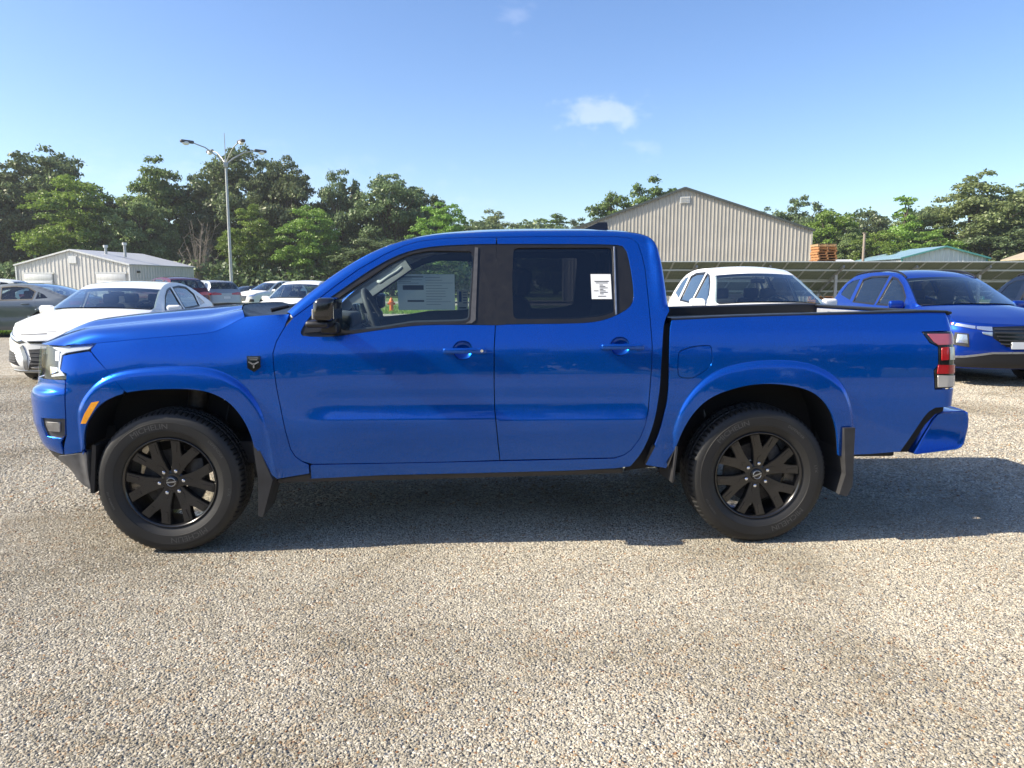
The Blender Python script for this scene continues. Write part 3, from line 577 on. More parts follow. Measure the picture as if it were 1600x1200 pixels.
TREES = [
 ('oak', 0, -60, 262, 75, 98, 'dark tree cut off by the left edge of the photo'), ('oak', 1, 18, 262, 62, 100, 'dark tree at far left above the pale metal shed, left of the tallest left oak'), ('oak', 2, 78, 214, 78, 104, 'tall dark oak rising over the pale metal shed at far left'),
 ('locust', 0, 112, 262, 74, 95, 'bright green feathery tree right behind the peak of the pale metal shed'), ('locust', 1, 168, 318, 46, 96, 'smaller bright green tree behind the right half of the shed roof', 'leaf_mid'), ('maple', 0, 255, 240, 60, 103, 'round topped green tree behind the right end of the shed'),
 ('maple', 1, 228, 288, 55, 97, 'olive green tree between the shed and the lamp post', 'leaf_pale'), ('oak', 1, 322, 262, 44, 105, 'dark tree just left of the lamp post'), ('oak', 0, 392, 214, 74, 106, 'tallest dark oak just right of the lamp post'), ('oak', 2, 455, 232, 58, 103, 'dark oak right of the tallest one behind the lamp post'),
 ('locust', 1, 398, 312, 46, 92, 'bright green tree standing low right beside the lamp post'), ('locust', 0, 482, 312, 52, 91, 'bright green tree in front of the dark oaks, above the white car'), ('oak', 1, 538, 256, 42, 101, 'slender dark tree between two larger oaks above the truck windshield'), ('oak', 0, 612, 252, 62, 99, 'broad dark oak above the truck windshield'),
 ('oak', 2, 662, 282, 44, 103, 'dark tree on the right shoulder of the broad oak'), ('locust', 0, 690, 306, 48, 94, 'light green tree at the right end of the left tree row'), ('maple', 1, 575, 360, 60, 90, 'low dark green tree behind the truck windshield', 'leaf_dark'), ('maple', 0, 655, 372, 70, 90, 'low green tree behind the front of the truck roof'),
 ('pale', 0, 772, 326, 52, 125, 'olive tree low over the middle of the truck roof'), ('pale', 1, 735, 338, 40, 128, 'small olive tree beside the light green end tree', 'leaf_mid'), ('locust', 1, 868, 328, 56, 122, 'bright tree over the truck roof left of the large metal building', 'leaf_mid'), ('pale', 1, 820, 338, 40, 130, 'small pale tree over the middle of the truck roof'),
 ('maple', 0, 1010, 270, 56, 100, 'tree behind the left slope of the large metal building'), ('maple', 1, 955, 284, 50, 104, 'loose crowned tree at the left end of the large metal building'), ('oak', 1, 905, 334, 32, 118, 'small dark tree just left of the large metal building'),
 ('oak', 0, 1150, 308, 40, 112, 'dark tree over the right slope of the large metal building'), ('oak', 2, 1198, 314, 34, 110, 'dark tree above the right eave of the large metal building'), ('oak', 1, 1248, 298, 50, 108, 'large dark tree above the orange pallets'), ('maple', 1, 1292, 312, 56, 96, 'bright round tree right of the orange pallets', 'leaf_bright'),
 ('oak', 0, 1345, 316, 44, 110, 'dark tree behind the wooden utility pole'), ('pale', 0, 1325, 352, 40, 93, 'brownish green low tree left of the utility pole'), ('tier', 0, 1408, 276, 62, 92, 'tall tiered light green tree above the blue roof'), ('locust', 0, 1368, 352, 48, 88, 'low bright tree between the pole and the blue roof'),
 ('pale', 1, 1440, 318, 50, 94, 'pale green tree left of the largest right tree'), ('pale', 0, 1512, 266, 82, 90, 'largest light green tree at the right'), ('pale', 1, 1585, 280, 70, 92, 'light green tree at the right edge'), ('maple', 0, 1545, 330, 66, 86, 'darker green tree below the two right edge trees', 'leaf_dark'), ('locust', 1, 1450, 352, 50, 86, 'low bright green tree right behind the blue roof'), ('pale', 0, 1660, 292, 70, 92, 'tree cut off by the right edge of the photo')]
for a in TREES: tree(*a)
# unbroken understorey behind the rows
def woodland(name, x0, x1, Z0, Z1, hfun, n, size, mat, seed, label_):
    rng = np.random.default_rng(seed); C = []; 
    for k in range(380):
        px = rng.uniform(x0, x1); Z = rng.uniform(Z0, Z1); p = gp(px, Z); h = hfun(px); C.append((p.x, p.y, rng.uniform(.3, max(1., h)) ))
    C = np.array(C); rc = rng.uniform(1.2, 2.4, len(C)); V, t = leaf_cloud(C, rc, n, rng, size, .8); o = put(name, leaf_mesh(name, V, t, mat)); o['kind'] = 'stuff'; tag(o, label_, 'woodland'); return o
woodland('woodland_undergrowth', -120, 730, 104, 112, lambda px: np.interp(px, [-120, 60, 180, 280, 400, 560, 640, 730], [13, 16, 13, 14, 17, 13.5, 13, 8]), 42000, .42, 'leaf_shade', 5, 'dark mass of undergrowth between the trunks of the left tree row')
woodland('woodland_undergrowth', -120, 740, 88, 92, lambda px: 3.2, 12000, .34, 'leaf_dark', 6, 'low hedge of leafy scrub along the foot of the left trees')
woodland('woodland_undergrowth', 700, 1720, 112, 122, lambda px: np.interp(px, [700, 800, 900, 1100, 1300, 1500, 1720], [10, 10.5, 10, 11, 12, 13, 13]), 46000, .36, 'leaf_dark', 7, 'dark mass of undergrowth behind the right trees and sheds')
# bare grey shrub in front of the dark trees
sh = empty('bare_shrub', gp(312, 88)); tag(sh, 'bare grey leafless shrub in front of dark trees left of the lamp post', 'shrub'); rng_ = random.Random(4); bm = bmesh.new()
for k in range(26):
    a = rng_.uniform(0, 6.28); r = rng_.uniform(.6, 3.0); hh = rng_.uniform(4.5, 9.0); p0 = Vector((0, 0, 1.2 + rng_.random())); p1 = Vector((math.cos(a) * r * .5, math.sin(a) * r * .5, hh * .6)); p2 = Vector((math.cos(a) * r, math.sin(a) * r, hh)); tube(bm, [p0, p1, p2], [.05, .03, .012], 5)
    for q in range(9): s = p0.lerp(p1, rng_.random()) if q % 3 == 0 else p1.lerp(p2, rng_.random()); tube(bm, [s, s + Vector((rng_.uniform(-.9, .9), rng_.uniform(-.9, .9), rng_.uniform(.2, 1.1)))], [.02, .008], 4)
tube(bm, [(0, 0, -.2), (0, 0, 1.6)], [.2, .12], 7); put('branches', bm_mesh('branches', bm), sh, 'dead_twig')
# trees that stand behind the photographer and show in the paint
for k in range(22):
    kd = ('oak', 'maple', 'locust', 'oak', 'pale')[k % 5]; c, t = PROTO[kd][k % len(PROTO[kd])]; e = empty(kind_name[kd], (-56 + k * 5.4 + trng.uniform(-2, 2), -46 + trng.uniform(-4, 4), 0), trng.uniform(0, 6.28)); s = trng.uniform(.55, .85); e.scale = (s * 1.15, s * 1.15, s)
    tag(e, 'tree in the row beyond the lot, behind the photographer', 'tree', 'trees behind the photographer'); put('crown', c, e); put('trunk', t, e)
rngb = np.random.default_rng(77); Cb = np.array([(rngb.uniform(-62, 64), rngb.uniform(-54, -48), rngb.uniform(.4, 6.5)) for _ in range(420)]); Vb, tb_ = leaf_cloud(Cb, rngb.uniform(1.2, 2.4, len(Cb)), 26000, rngb, .5, .8)
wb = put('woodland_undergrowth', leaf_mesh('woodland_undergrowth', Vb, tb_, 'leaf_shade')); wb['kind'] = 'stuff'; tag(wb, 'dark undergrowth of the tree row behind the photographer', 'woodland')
# ---------------------------------------------------------------- buildings
def metal_mat(name, col, rough=.45, metal=.15):
    m, nt, b = newmat(name); tc = N(nt, 'ShaderNodeTexCoord'); nz = N(nt, 'ShaderNodeTexNoise', {'Vector': tc.outputs['Object'], 'Scale': .5, 'Detail': 7.})
    mp = N(nt, 'ShaderNodeMapping', {'Vector': tc.outputs['Object'], 'Scale': (6, 6, .35)}); st = N(nt, 'ShaderNodeTexNoise', {'Vector': mp.outputs[0], 'Scale': 1.4, 'Detail': 4.})
    ad = N(nt, 'ShaderNodeMath', {0: nz.outputs[0], 1: st.outputs[0]}, operation='ADD'); h = N(nt, 'ShaderNodeMath', {0: ad.outputs[0], 1: .5}, operation='MULTIPLY')
    c = ramp(nt, h.outputs[0], [(.3, [x * .8 for x in col]), (.7, [min(1, x * 1.12) for x in col])]); nt.links.new(c, b.inputs['Base Color']); b.inputs['Roughness'].default_value = rough; b.inputs['Metallic'].default_value = metal
metal_mat('siding_tan', (.42, .395, .345)); metal_mat('siding_pale', (.62, .60, .555)); metal_mat('siding_white', (.62, .63, .62)); metal_mat('roof_grey', (.52, .53, .54)); metal_mat('roof_blue', (.24, .38, .47)); metal_mat('trim_dark', (.055, .065, .06)); metal_mat('roof_tan', (.5, .42, .3)); metal_mat('door_white', (.62, .63, .62)); metal_mat('trim_teal', (.10, .33, .30))
metal_mat('pallet_orange', (.40, .19, .075), .8, 0.); metal_mat('pallet_wood', (.38, .26, .14), .85, 0.); metal_mat('pole_steel', (.42, .43, .42), .45, .5); metal_mat('wood_pole', (.30, .25, .20), .9, 0.)
def ribbed(name, pts_top, z0, pitch, depth, parent, mat):
    """one wall of vertical ribbed sheet: pts_top = [(x, ztop), ...] along local x, facing -y"""
    xs = []; x = pts_top[0][0]; x1 = pts_top[-1][0]; prof = []
    while x < x1:
        prof += [(x, 0.), (x + pitch * .62, 0.), (x + pitch * .72, -depth), (x + pitch * .90, -depth)]; x += pitch
    prof = [p for p in prof if p[0] < x1] + [(x1, 0.)]
    for px_, _ in pts_top[1:-1]: prof.append((px_, float(np.interp(px_, [p[0] for p in sorted(prof)], [p[1] for p in sorted(prof)]))))
    prof = sorted(set(prof)); tz = lambda x: float(np.interp(x, [p[0] for p in pts_top], [p[1] for p in pts_top]))
    V = []; F = []
    for x, y in prof: V += [(x, y, z0), (x, y, tz(x))]
    for i in range(len(prof) - 1): F.append((2 * i, 2 * i + 2, 2 * i + 3, 2 * i + 1))
    return put(name, mesh_pd(name, V, F), parent, mat)
def shed(name, base, rz, w, d, eave, peak, wall, roof, trim, label_, pitch=.32, over=.25, tw=.2):
    b = empty(name, base, rz); tag(b, label_, 'building')
    gable = [(-w / 2, eave), (0, peak), (w / 2, eave)]; front = ribbed('wall', gable, 0, pitch, .045, b, wall)
    bk = ribbed('wall', gable, 0, pitch * 4, .045, b, wall); bk.rotation_euler = (0, 0, math.pi); bk.location = (0, d, 0)
    for sg in (-1, 1):
        s = ribbed('wall', [(-d / 2, eave), (d / 2, eave)], 0, pitch, .045, b, wall); s.rotation_euler = (0, 0, sg * math.pi / 2); s.location = (sg * w / 2, d / 2, 0)
        V = [(sg * (w / 2 + over), -over, eave - over * (peak - eave) / (w / 2)), (0, -over, peak), (0, d + over, peak), (sg * (w / 2 + over), d + over, eave - over * (peak - eave) / (w / 2))]
        V2 = [(x, y, z + .10) for x, y, z in V]; put('roof', mesh_pd('roof', V + V2, [(0, 1, 2, 3), (4, 7, 6, 5), (0, 4, 5, 1), (1, 5, 6, 2), (2, 6, 7, 3), (3, 7, 4, 0)]), b, roof)
        bm = bmesh.new(); bar(bm, (sg * (w / 2 + over), -over - .04, eave - over * (peak - eave) / (w / 2) + .03), (0, -over - .04, peak + .03), .05, tw); put('rake_trim', bm_mesh('rake_trim', bm), b, trim)
        bm = bmesh.new(); bar(bm, (sg * (w / 2 + .02), -.06, 0), (sg * (w / 2 + .02), -.06, eave - .1), .14, .10, (0, 1, 0)); put('corner_trim', bm_mesh('corner_trim', bm), b, trim if trim != 'trim_dark' else wall)
    return b
B1 = shed('metal_building', gp(1066, 69), RZC + rad(-11), 22.4, 30, 6.4, 10.3, 'siding_tan', 'trim_dark', 'trim_dark', 'large tan ribbed metal building with dark gable edge behind the truck', .33)
bm = bmesh.new(); bx(bm, (0, -.08, 9.25), (.9, .08, .6)); vt = put('gable_vent', bm_mesh('gable_vent', bm), B1, 'siding_white')
for k in range(4): box('vent_slat', (0, -.14, 9.03 + k * .14), (.78, .04, .05), vt, 'siding_tan')
B2 = shed('metal_shed', gp(115, 71), RZC + rad(-9), 12.1, 10.5, 3.35, 4.75, 'siding_pale', 'roof_grey', 'siding_white', 'pale ribbed metal shed with two white doors at far left', .42, .15, .14)
for cx_ in (-3.65, 4.15):
    dr = box('overhead_door', (cx_, -.10, 1.25), (3.1, .05, 2.5), B2, 'door_white')
    for k in range(4): box('door_panel', (cx_, -.14, .33 + k * .62), (3.0, .03, .57), dr, 'door_white', None, .01)
    bm = bmesh.new(); bar(bm, (cx_ - 1.65, -.12, 2.58), (cx_ + 1.65, -.12, 2.58), .1, .14); put('door_frame', bm_mesh('door_frame', bm), B2, 'siding_white')
box('gable_vent', (0.15, -.09, 3.85), (.85, .08, .7), B2, 'siding_white')
for xx, yy, hh in ((1.4, 3., .75), (3.2, 3.4, 1.0)):
    vp = tube_obj('roof_vent', [(xx, yy, 4.2), (xx, yy, 4.4 + hh)], .13, B2, 'pole_steel', 10); tube_obj('vent_cap', [(xx, yy, 4.38 + hh), (xx, yy, 4.62 + hh)], .22, vp, 'siding_white', 10)
box('wall_lamp', (6.12, 1.2, 2.7), (.2, .3, .2), B2, 'trim_dark')
B3 = shed('blue_roof_shed', gp(1472, 78), RZC + rad(-1), 8.8, 11, 4.35, 5.5, 'siding_white', 'roof_blue', 'trim_teal', 'low shed with blue roof and white striped gable beyond the solar panels', .5, .3, .16)
B4 = shed('tan_roof_shed', gp(1655, 70), RZC, 7., 2.5, 4.0, 5.2, 'siding_pale', 'roof_tan', 'roof_tan', 'small shed with tan roof at the right edge beyond the solar panels', .4, .4, .16)
B5 = shed('white_roof_shed', gp(1322, 84), RZC + rad(90), 6., 4.4, 3.6, 4.3, 'siding_white', 'siding_white', 'siding_white', 'low white roof between the orange pallets and the blue roof', .5)
# ---------------------------------------------------------------- pallets in two stacks
def pallet_mesh():
    bm = bmesh.new()
    for k in range(7): bx(bm, (-.52 + k * .1735, 0, .128), (.105, 1.0, .022))
    for k in range(3): bx(bm, (0, -.45 + k * .45, .062), (1.16, .07, .105))
    for k in range(3): bx(bm, (-.5 + k * .5, 0, -.002), (.105, 1.0, .018))
    return bm_mesh('pallet', bm)
PM = [pallet_mesh(), pallet_mesh()]; PM[0].materials.append(MATS['pallet_orange']); PM[1].materials.append(MATS['pallet_wood']); ORD = 'first second third fourth fifth sixth seventh eighth ninth tenth eleventh twelfth thirteenth fourteenth fifteenth sixteenth seventeenth eighteenth nineteenth twentieth twenty-first twenty-second twenty-third twenty-fourth'.split(); ordn = ['lowest', 'second from the ground', 'third from the ground', 'fourth from the ground', 'fifth from the ground', 'sixth from the ground', 'seventh from the ground', 'eighth from the ground', 'ninth from the ground', 'tenth from the ground', 'eleventh from the ground', 'twelfth from the ground', 'third from the top', 'second from the top', 'topmost']
for k in range(25):
    p = gp(1284, 45); o = put('pallet', PM[0 if trng.random() < .75 else 1], None); o.location = (p.x + trng.uniform(-.05, .05), p.y + trng.uniform(-.05, .05), .015 + k * .157); o.rotation_euler = (0, 0, RZC + math.pi / 2 + trng.uniform(-.04, .04)); o.scale = (1, 1.15, 1)
    nth = 'topmost' if k == 24 else ('lowest' if k == 0 else ORD[24 - k] + ' from the top'); tag(o, 'orange wooden pallet, %s in the stack by the metal building' % nth, 'pallet', 'pallets stacked by the metal building')
# ---------------------------------------------------------------- solar array seen from below
def solar_mat():
    m, nt, b = newmat('panel_back'); nt.nodes.remove(b); out = nt.nodes['Material Output']; tc = N(nt, 'ShaderNodeTexCoord'); br = N(nt, 'ShaderNodeTexBrick', {'Vector': tc.outputs['Object'], 'Scale': 6.4, 'Color1': (.19, .215, .165, 1), 'Color2': (.22, .24, .18, 1), 'Mortar': (.42, .44, .36, 1), 'Mortar Size': .012, 'Row Height': 1., 'Brick Width': 1.}, offset=0.)
    d = N(nt, 'ShaderNodeBsdfDiffuse', {'Color': br.outputs[0]}); t = N(nt, 'ShaderNodeBsdfTranslucent', {'Color': br.outputs[0]}); mx = N(nt, 'ShaderNodeMixShader', {0: .55, 1: d.outputs[0], 2: t.outputs[0]}); nt.links.new(mx.outputs[0], out.inputs[0])
solar_mat(); plain('panel_frame', (.45, .48, .44), .45, .4)
sa = empty('solar_array', gp(1320, 34), RZC); tag(sa, 'long row of tilted solar panels on steel posts behind the parked cars', 'solar panels')
pm = []
for row in range(2):
    bm = bmesh.new(); bx(bm, (0, 0, 0), (1.0, 1.92, .02)); pm.append(bm_mesh('solar_panel', bm)); pm[-1].materials.append(MATS['panel_back'])
bm = bmesh.new()
for sx in (-1, 1): bx(bm, (sx * .508, 0, -.012), (.040, 1.96, .045))
for sy in (-1, 1): bx(bm, (0, sy * .968, -.01), (1.0, .024, .045))
fm = bm_mesh('frame', bm); fm.materials.append(MATS['panel_frame']); tilt = rad(-24)
for i in range(-11, 15):
    for row in range(2):
        o = put('solar_panel', pm[row], sa); yy = row * 1.99 + 1.0; o.location = (i * 1.055, yy * math.cos(tilt), 2.55 + yy * math.sin(tilt)); o.rotation_euler = (tilt, 0, 0); put('frame', fm, o)
bm = bmesh.new()
for yy in (.75, 1.995, 3.2): bar(bm, (-12.2, yy * math.cos(tilt), 2.46 + yy * math.sin(tilt)), (15.2, yy * math.cos(tilt), 2.46 + yy * math.sin(tilt)), .06, .08)
put('purlin', bm_mesh('purlin', bm), sa, 'panel_frame')
for i in range(-3, 5):
    bm = bmesh.new(); x = i * 3.4
    bar(bm, (x, 1.0, -.1), (x, 1.0, 2.0), .12, .12, (0, 1, 0)); bar(bm, (x, 3.0, -.1), (x, 3.0, 1.1), .12, .12, (0, 1, 0)); bar(bm, (x, .2, 2.33), (x, 3.7, .78), .08, .12); bar(bm, (x, 1.0, .5), (x, 2.8, 1.05), .06, .06); put('support_post', bm_mesh('support_post', bm), sa, 'pole_steel')
# ---------------------------------------------------------------- lamp post, utility pole, hydrant
lp = gp(362, 46); lamp = empty('lamp_post', lp, RZC + rad(20.8)); tag(lamp, 'tall grey steel lamp post with four curved arms left of the truck cab', 'lamp post'); zt = 9.05
tube_obj('pole', [(0, 0, -.2), (0, 0, .3), (0, 0, zt)], [.12, .11, .065], lamp, 'pole_steel', 12); tube_obj('spike', [(0, 0, zt), (0, 0, zt + 1.55)], [.03, .02], lamp, 'pole_steel', 6); box('base_plate', (0, 0, .02), (.45, .45, .04), lamp, 'pole_steel'); box('junction_box', (0, -.1, zt - .35), (.25, .2, .3), lamp, 'pole_steel', None, .02)
for vx, vy in ((-2.25, -.95), (.95, -2.25), (-.95, 2.25), (2.25, .95)):
    n_ = math.hypot(vx, vy); ux, uy = vx / n_, vy / n_; ar = empty('lamp_arm', (0, 0, 0)); ar.parent = lamp
    tube_obj('arm_tube', [(0, 0, zt - .3), (ux * .5, uy * .5, zt + .12), (ux * 1.2, uy * 1.2, zt + .55), (ux * 1.95, uy * 1.95, zt + .74)], [.045, .04, .035, .032], ar, 'pole_steel', 8)
    ang = math.atan2(uy, ux); bm = bmesh.new(); bx(bm, (0, 0, 0), (.78, .32, .17), None, .06, 3)
    for v in bm.verts: v.co.y *= np.interp(v.co.x, [-.4, .0, .4], [.45, 1., .8])
    hd = put('lamp_head', bm_mesh('lamp_head', bm, 45), ar, 'grey_plastic'); hd.location = (ux * 2.25, uy * 2.25, zt + .76); hd.rotation_euler = (0, 0, ang)
    bm = bmesh.new(); bmesh.ops.create_uvsphere(bm, u_segments=14, v_segments=8, radius=.17); bmesh.ops.scale(bm, vec=(1.3, .85, .8), verts=bm.verts); gl_ = put('lamp_glass', bm_mesh('lamp_glass', bm, 60), ar, 'paper'); gl_.location = (ux * 2.33, uy * 2.33, zt + .68); gl_.rotation_euler = (0, 0, ang)
up_ = empty('utility_pole', gp(1346, 72)); tag(up_, 'thin weathered wooden utility pole beyond the solar panels', 'utility pole'); tube_obj('pole', [(0, 0, -.2), (0, 0, 6.5)], [.15, .12], up_, 'wood_pole', 8); box('pole_cap', (0, 0, 6.5), (.3, .3, .06), up_, 'wood_pole')
plain('hydrant_orange', (.75, .17, .03), .45, noise=.2)
hy = empty('fire_hydrant', gp(611, 41)); tag(hy, 'small orange fire hydrant on the grass, seen through the cab windows', 'fire hydrant')
V, F = lathe_y([(.001, -.6)], 3); bm = bmesh.new(); tube(bm, [(0, 0, 0), (0, 0, .04), (0, 0, .05), (0, 0, .48), (0, 0, .5), (0, 0, .54), (0, 0, .56), (0, 0, .66), (0, 0, .72), (0, 0, .76)], [.17, .17, .11, .11, .15, .15, .12, .10, .05, .03], 12); put('barrel', bm_mesh('barrel', bm, 40), hy, 'hydrant_orange')
for dx, dy in ((-1, 0), (1, 0), (0, -1)): tube_obj('outlet_cap', [(0, 0, .42), (dx * .16, dy * .16, .42), (dx * .21, dy * .21, .42)], [.06, .06, .075], hy, 'hydrant_orange', 10)
# rough grass along the edge of the lot
def grass(name, spots, label_):
    rng = np.random.default_rng(9); n = len(spots); S = np.array(spots); h = rng.uniform(.05, .16, n); a = rng.uniform(0, 6.28, n); w = .012 + .012 * rng.random(n); dx, dy = np.cos(a) * w, np.sin(a) * w; lx, ly = rng.normal(size=(2, n)) * .04; z0 = np.full(n, -.02)
    V = np.stack([np.stack([S[:, 0] - dx, S[:, 1] - dy, z0], 1), np.stack([S[:, 0] + dx, S[:, 1] + dy, z0], 1), np.stack([S[:, 0] + lx + dx * .2, S[:, 1] + ly + dy * .2, h], 1), np.stack([S[:, 0] + lx - dx * .2, S[:, 1] + ly - dy * .2, h], 1)], 1).reshape(-1, 3)
    o = put(name, leaf_mesh(name, V, np.clip(rng.normal(.5, .25, n), 0, 1), 'leaf_bright')); o['kind'] = 'stuff'; tag(o, label_, 'grass')
gr_ = np.random.default_rng(3)
grass('grass', [(gr_.uniform(-22.5, -13.4), gr_.uniform(6, 26)) for _ in range(16000)], 'strip of rough green grass beside the white sedan at far left')
grass('grass', [(gr_.uniform(-18, 8), 33 + gr_.random() ** 1.6 * 14) for _ in range(16000)], 'rough grass along the far edge of the gravel lot')

# ---------------------------------------------------------------- morning haze
hm = bpy.data.materials.new('haze'); hm.use_nodes = True; hn = hm.node_tree; hn.nodes.clear(); ho = hn.nodes.new('ShaderNodeOutputMaterial'); hv_ = hn.nodes.new('ShaderNodeVolumePrincipled'); hv_.inputs['Color'].default_value = (.93, .96, 1, 1); hv_.inputs['Density'].default_value = .00035; hv_.inputs['Anisotropy'].default_value = .2; hn.links.new(hv_.outputs[0], ho.inputs['Volume']); MATS['haze'] = hm
hz_ = box('haze', (0, 30, 17), (420, 260, 36), None, 'haze'); hz_['kind'] = 'stuff'; tag(hz_, 'thin pale morning haze over the lot and trees', 'haze')
# ---------------------------------------------------------------- parked cars
class CarShape:
    """half body of a car: plan contour, vertical profile, greenhouse leaning in; front at -x, s == x along the side"""
    def __init__(c, W, fx0, fa, fn, rx1, ra, rn, prof, frontp, rearp, belt, tumble, sil, hoodline, flares):
        c.W, c.fx0, c.rx1, c.belt, c.tumble, c.sil, c.flares = W, fx0, rx1, belt, tumble, chaikin(sil, 2), flares
        th = np.linspace(math.pi / 2, 0, 400); e = 2. / fn; f = np.stack([fx0 - fa * np.sin(th) ** e, -W * np.cos(th) ** e], 1)
        ph = np.linspace(0, math.pi / 2, 400); e = 2. / rn; r = np.stack([rx1 + ra * np.sin(ph) ** e, -W * np.cos(ph) ** e], 1)
        c.P = np.concatenate([f, r]); d = np.concatenate([[0], np.cumsum(np.hypot(*np.diff(c.P, axis=0).T))]); c.S = d - d[399] + fx0; c.smin, c.smax = c.S[0], c.S[-1]
        c.prof = smooth_table(prof, 0, 2, 700, .02); c.fp = smooth_table(frontp, 0, 2, 700, .012); c.rp = smooth_table(rearp, 0, 2, 700, .012); c.hood = hoodline
    def con(c, s): return np.stack([np.interp(s, c.S, c.P[:, 0]), np.interp(s, c.S, c.P[:, 1])], -1)
    def hw(c, s, z):
        w = tab(c.prof, z); kf = sstep(c.fx0, c.fx0 - .35, s); kr = sstep(c.rx1, c.rx1 + .3, s); w = w * (1 - kf) * (1 - kr) + tab(c.fp, z) * kf + tab(c.rp, z) * kr
        zb = np.interp(s, *zip(*c.belt)); w = w - np.maximum(0, z - zb) * c.tumble * (1 - kf)
        for cx, cz, R in c.flares:
            r = np.hypot(s - cx, z - cz); w = w + .014 * sstep(R + .075, R + .05, r)
        R = .07; t = np.clip(1 - seg_dist(s, z, c.sil) / R, 0, .985); w = w - R * .8 * (1 - np.sqrt(1 - t * t))
        R = .11; t = np.clip(1 - seg_dist(s, z, c.hood) / R, 0, .985); w = w - R * .75 * (1 - np.sqrt(1 - t * t)); return w
    def surf(c, s, z, off=0.):
        s = np.asarray(s, float); z = np.asarray(z, float); m1 = s < c.smin; m2 = s > c.smax; q = np.where(m1, 2 * c.smin - s, np.where(m2, 2 * c.smax - s, s))
        p = c.con(q); a = c.con(q + .004); b = c.con(q - .004); t = a - b; t /= np.maximum(np.linalg.norm(t, axis=-1, keepdims=True), 1e-9); n = np.stack([t[..., 1], -t[..., 0]], -1); w = c.hw(q, z) + off
        y = p[..., 1] + n[..., 1] * w; y = np.where(m1 | m2, -y, y); return np.stack([p[..., 0] + n[..., 0] * w, y, z], -1)
def arch_pts(cx, cz, R, z0, n=14):
    a0 = math.asin(max(-1, min(1, (z0 - cz) / R))); return [(cx + R * math.cos(t), cz + R * math.sin(t)) for t in np.linspace(math.pi - a0, a0, n)]
def car_wheel(r, wd, spokes, rim_mat):
    w = empty('wheel'); pr = [(r * .66, -wd * .42), (r * .70, -wd * .47), (r * .86, -wd * .5), (r * .95, -wd * .46), (r, -wd * .36), (r, wd * .36), (r * .95, wd * .46), (r * .66, wd * .42)]
    V, F = lathe_y(pr, 40); put('tyre', mesh_pd('tyre', V, F, True), w, 'rubber'); bm = bmesh.new()
    for k in range(spokes):
        a = 2 * math.pi * k / spokes
        for dx in (-.10, .10): bar(bm, (0, -wd * .36, 0), (r * .66 * math.cos(a + dx), -wd * .42, r * .66 * math.sin(a + dx)), r * .085, r * .06, (0, 1, 0))
    tube(bm, [(0, -wd * .3, 0), (0, -wd * .43, 0)], r * .16, 14); rm = put('rim', bm_mesh('rim', bm, 40), w, rim_mat); V, F = lathe_y([(r * .67, -wd * .43), (r * .63, -wd * .41), (r * .6, wd * .2), (r * .1, wd * .2)], 36); put('rim_barrel', mesh_pd('rim_barrel', V, F, True), w, 'black_plastic'); return w
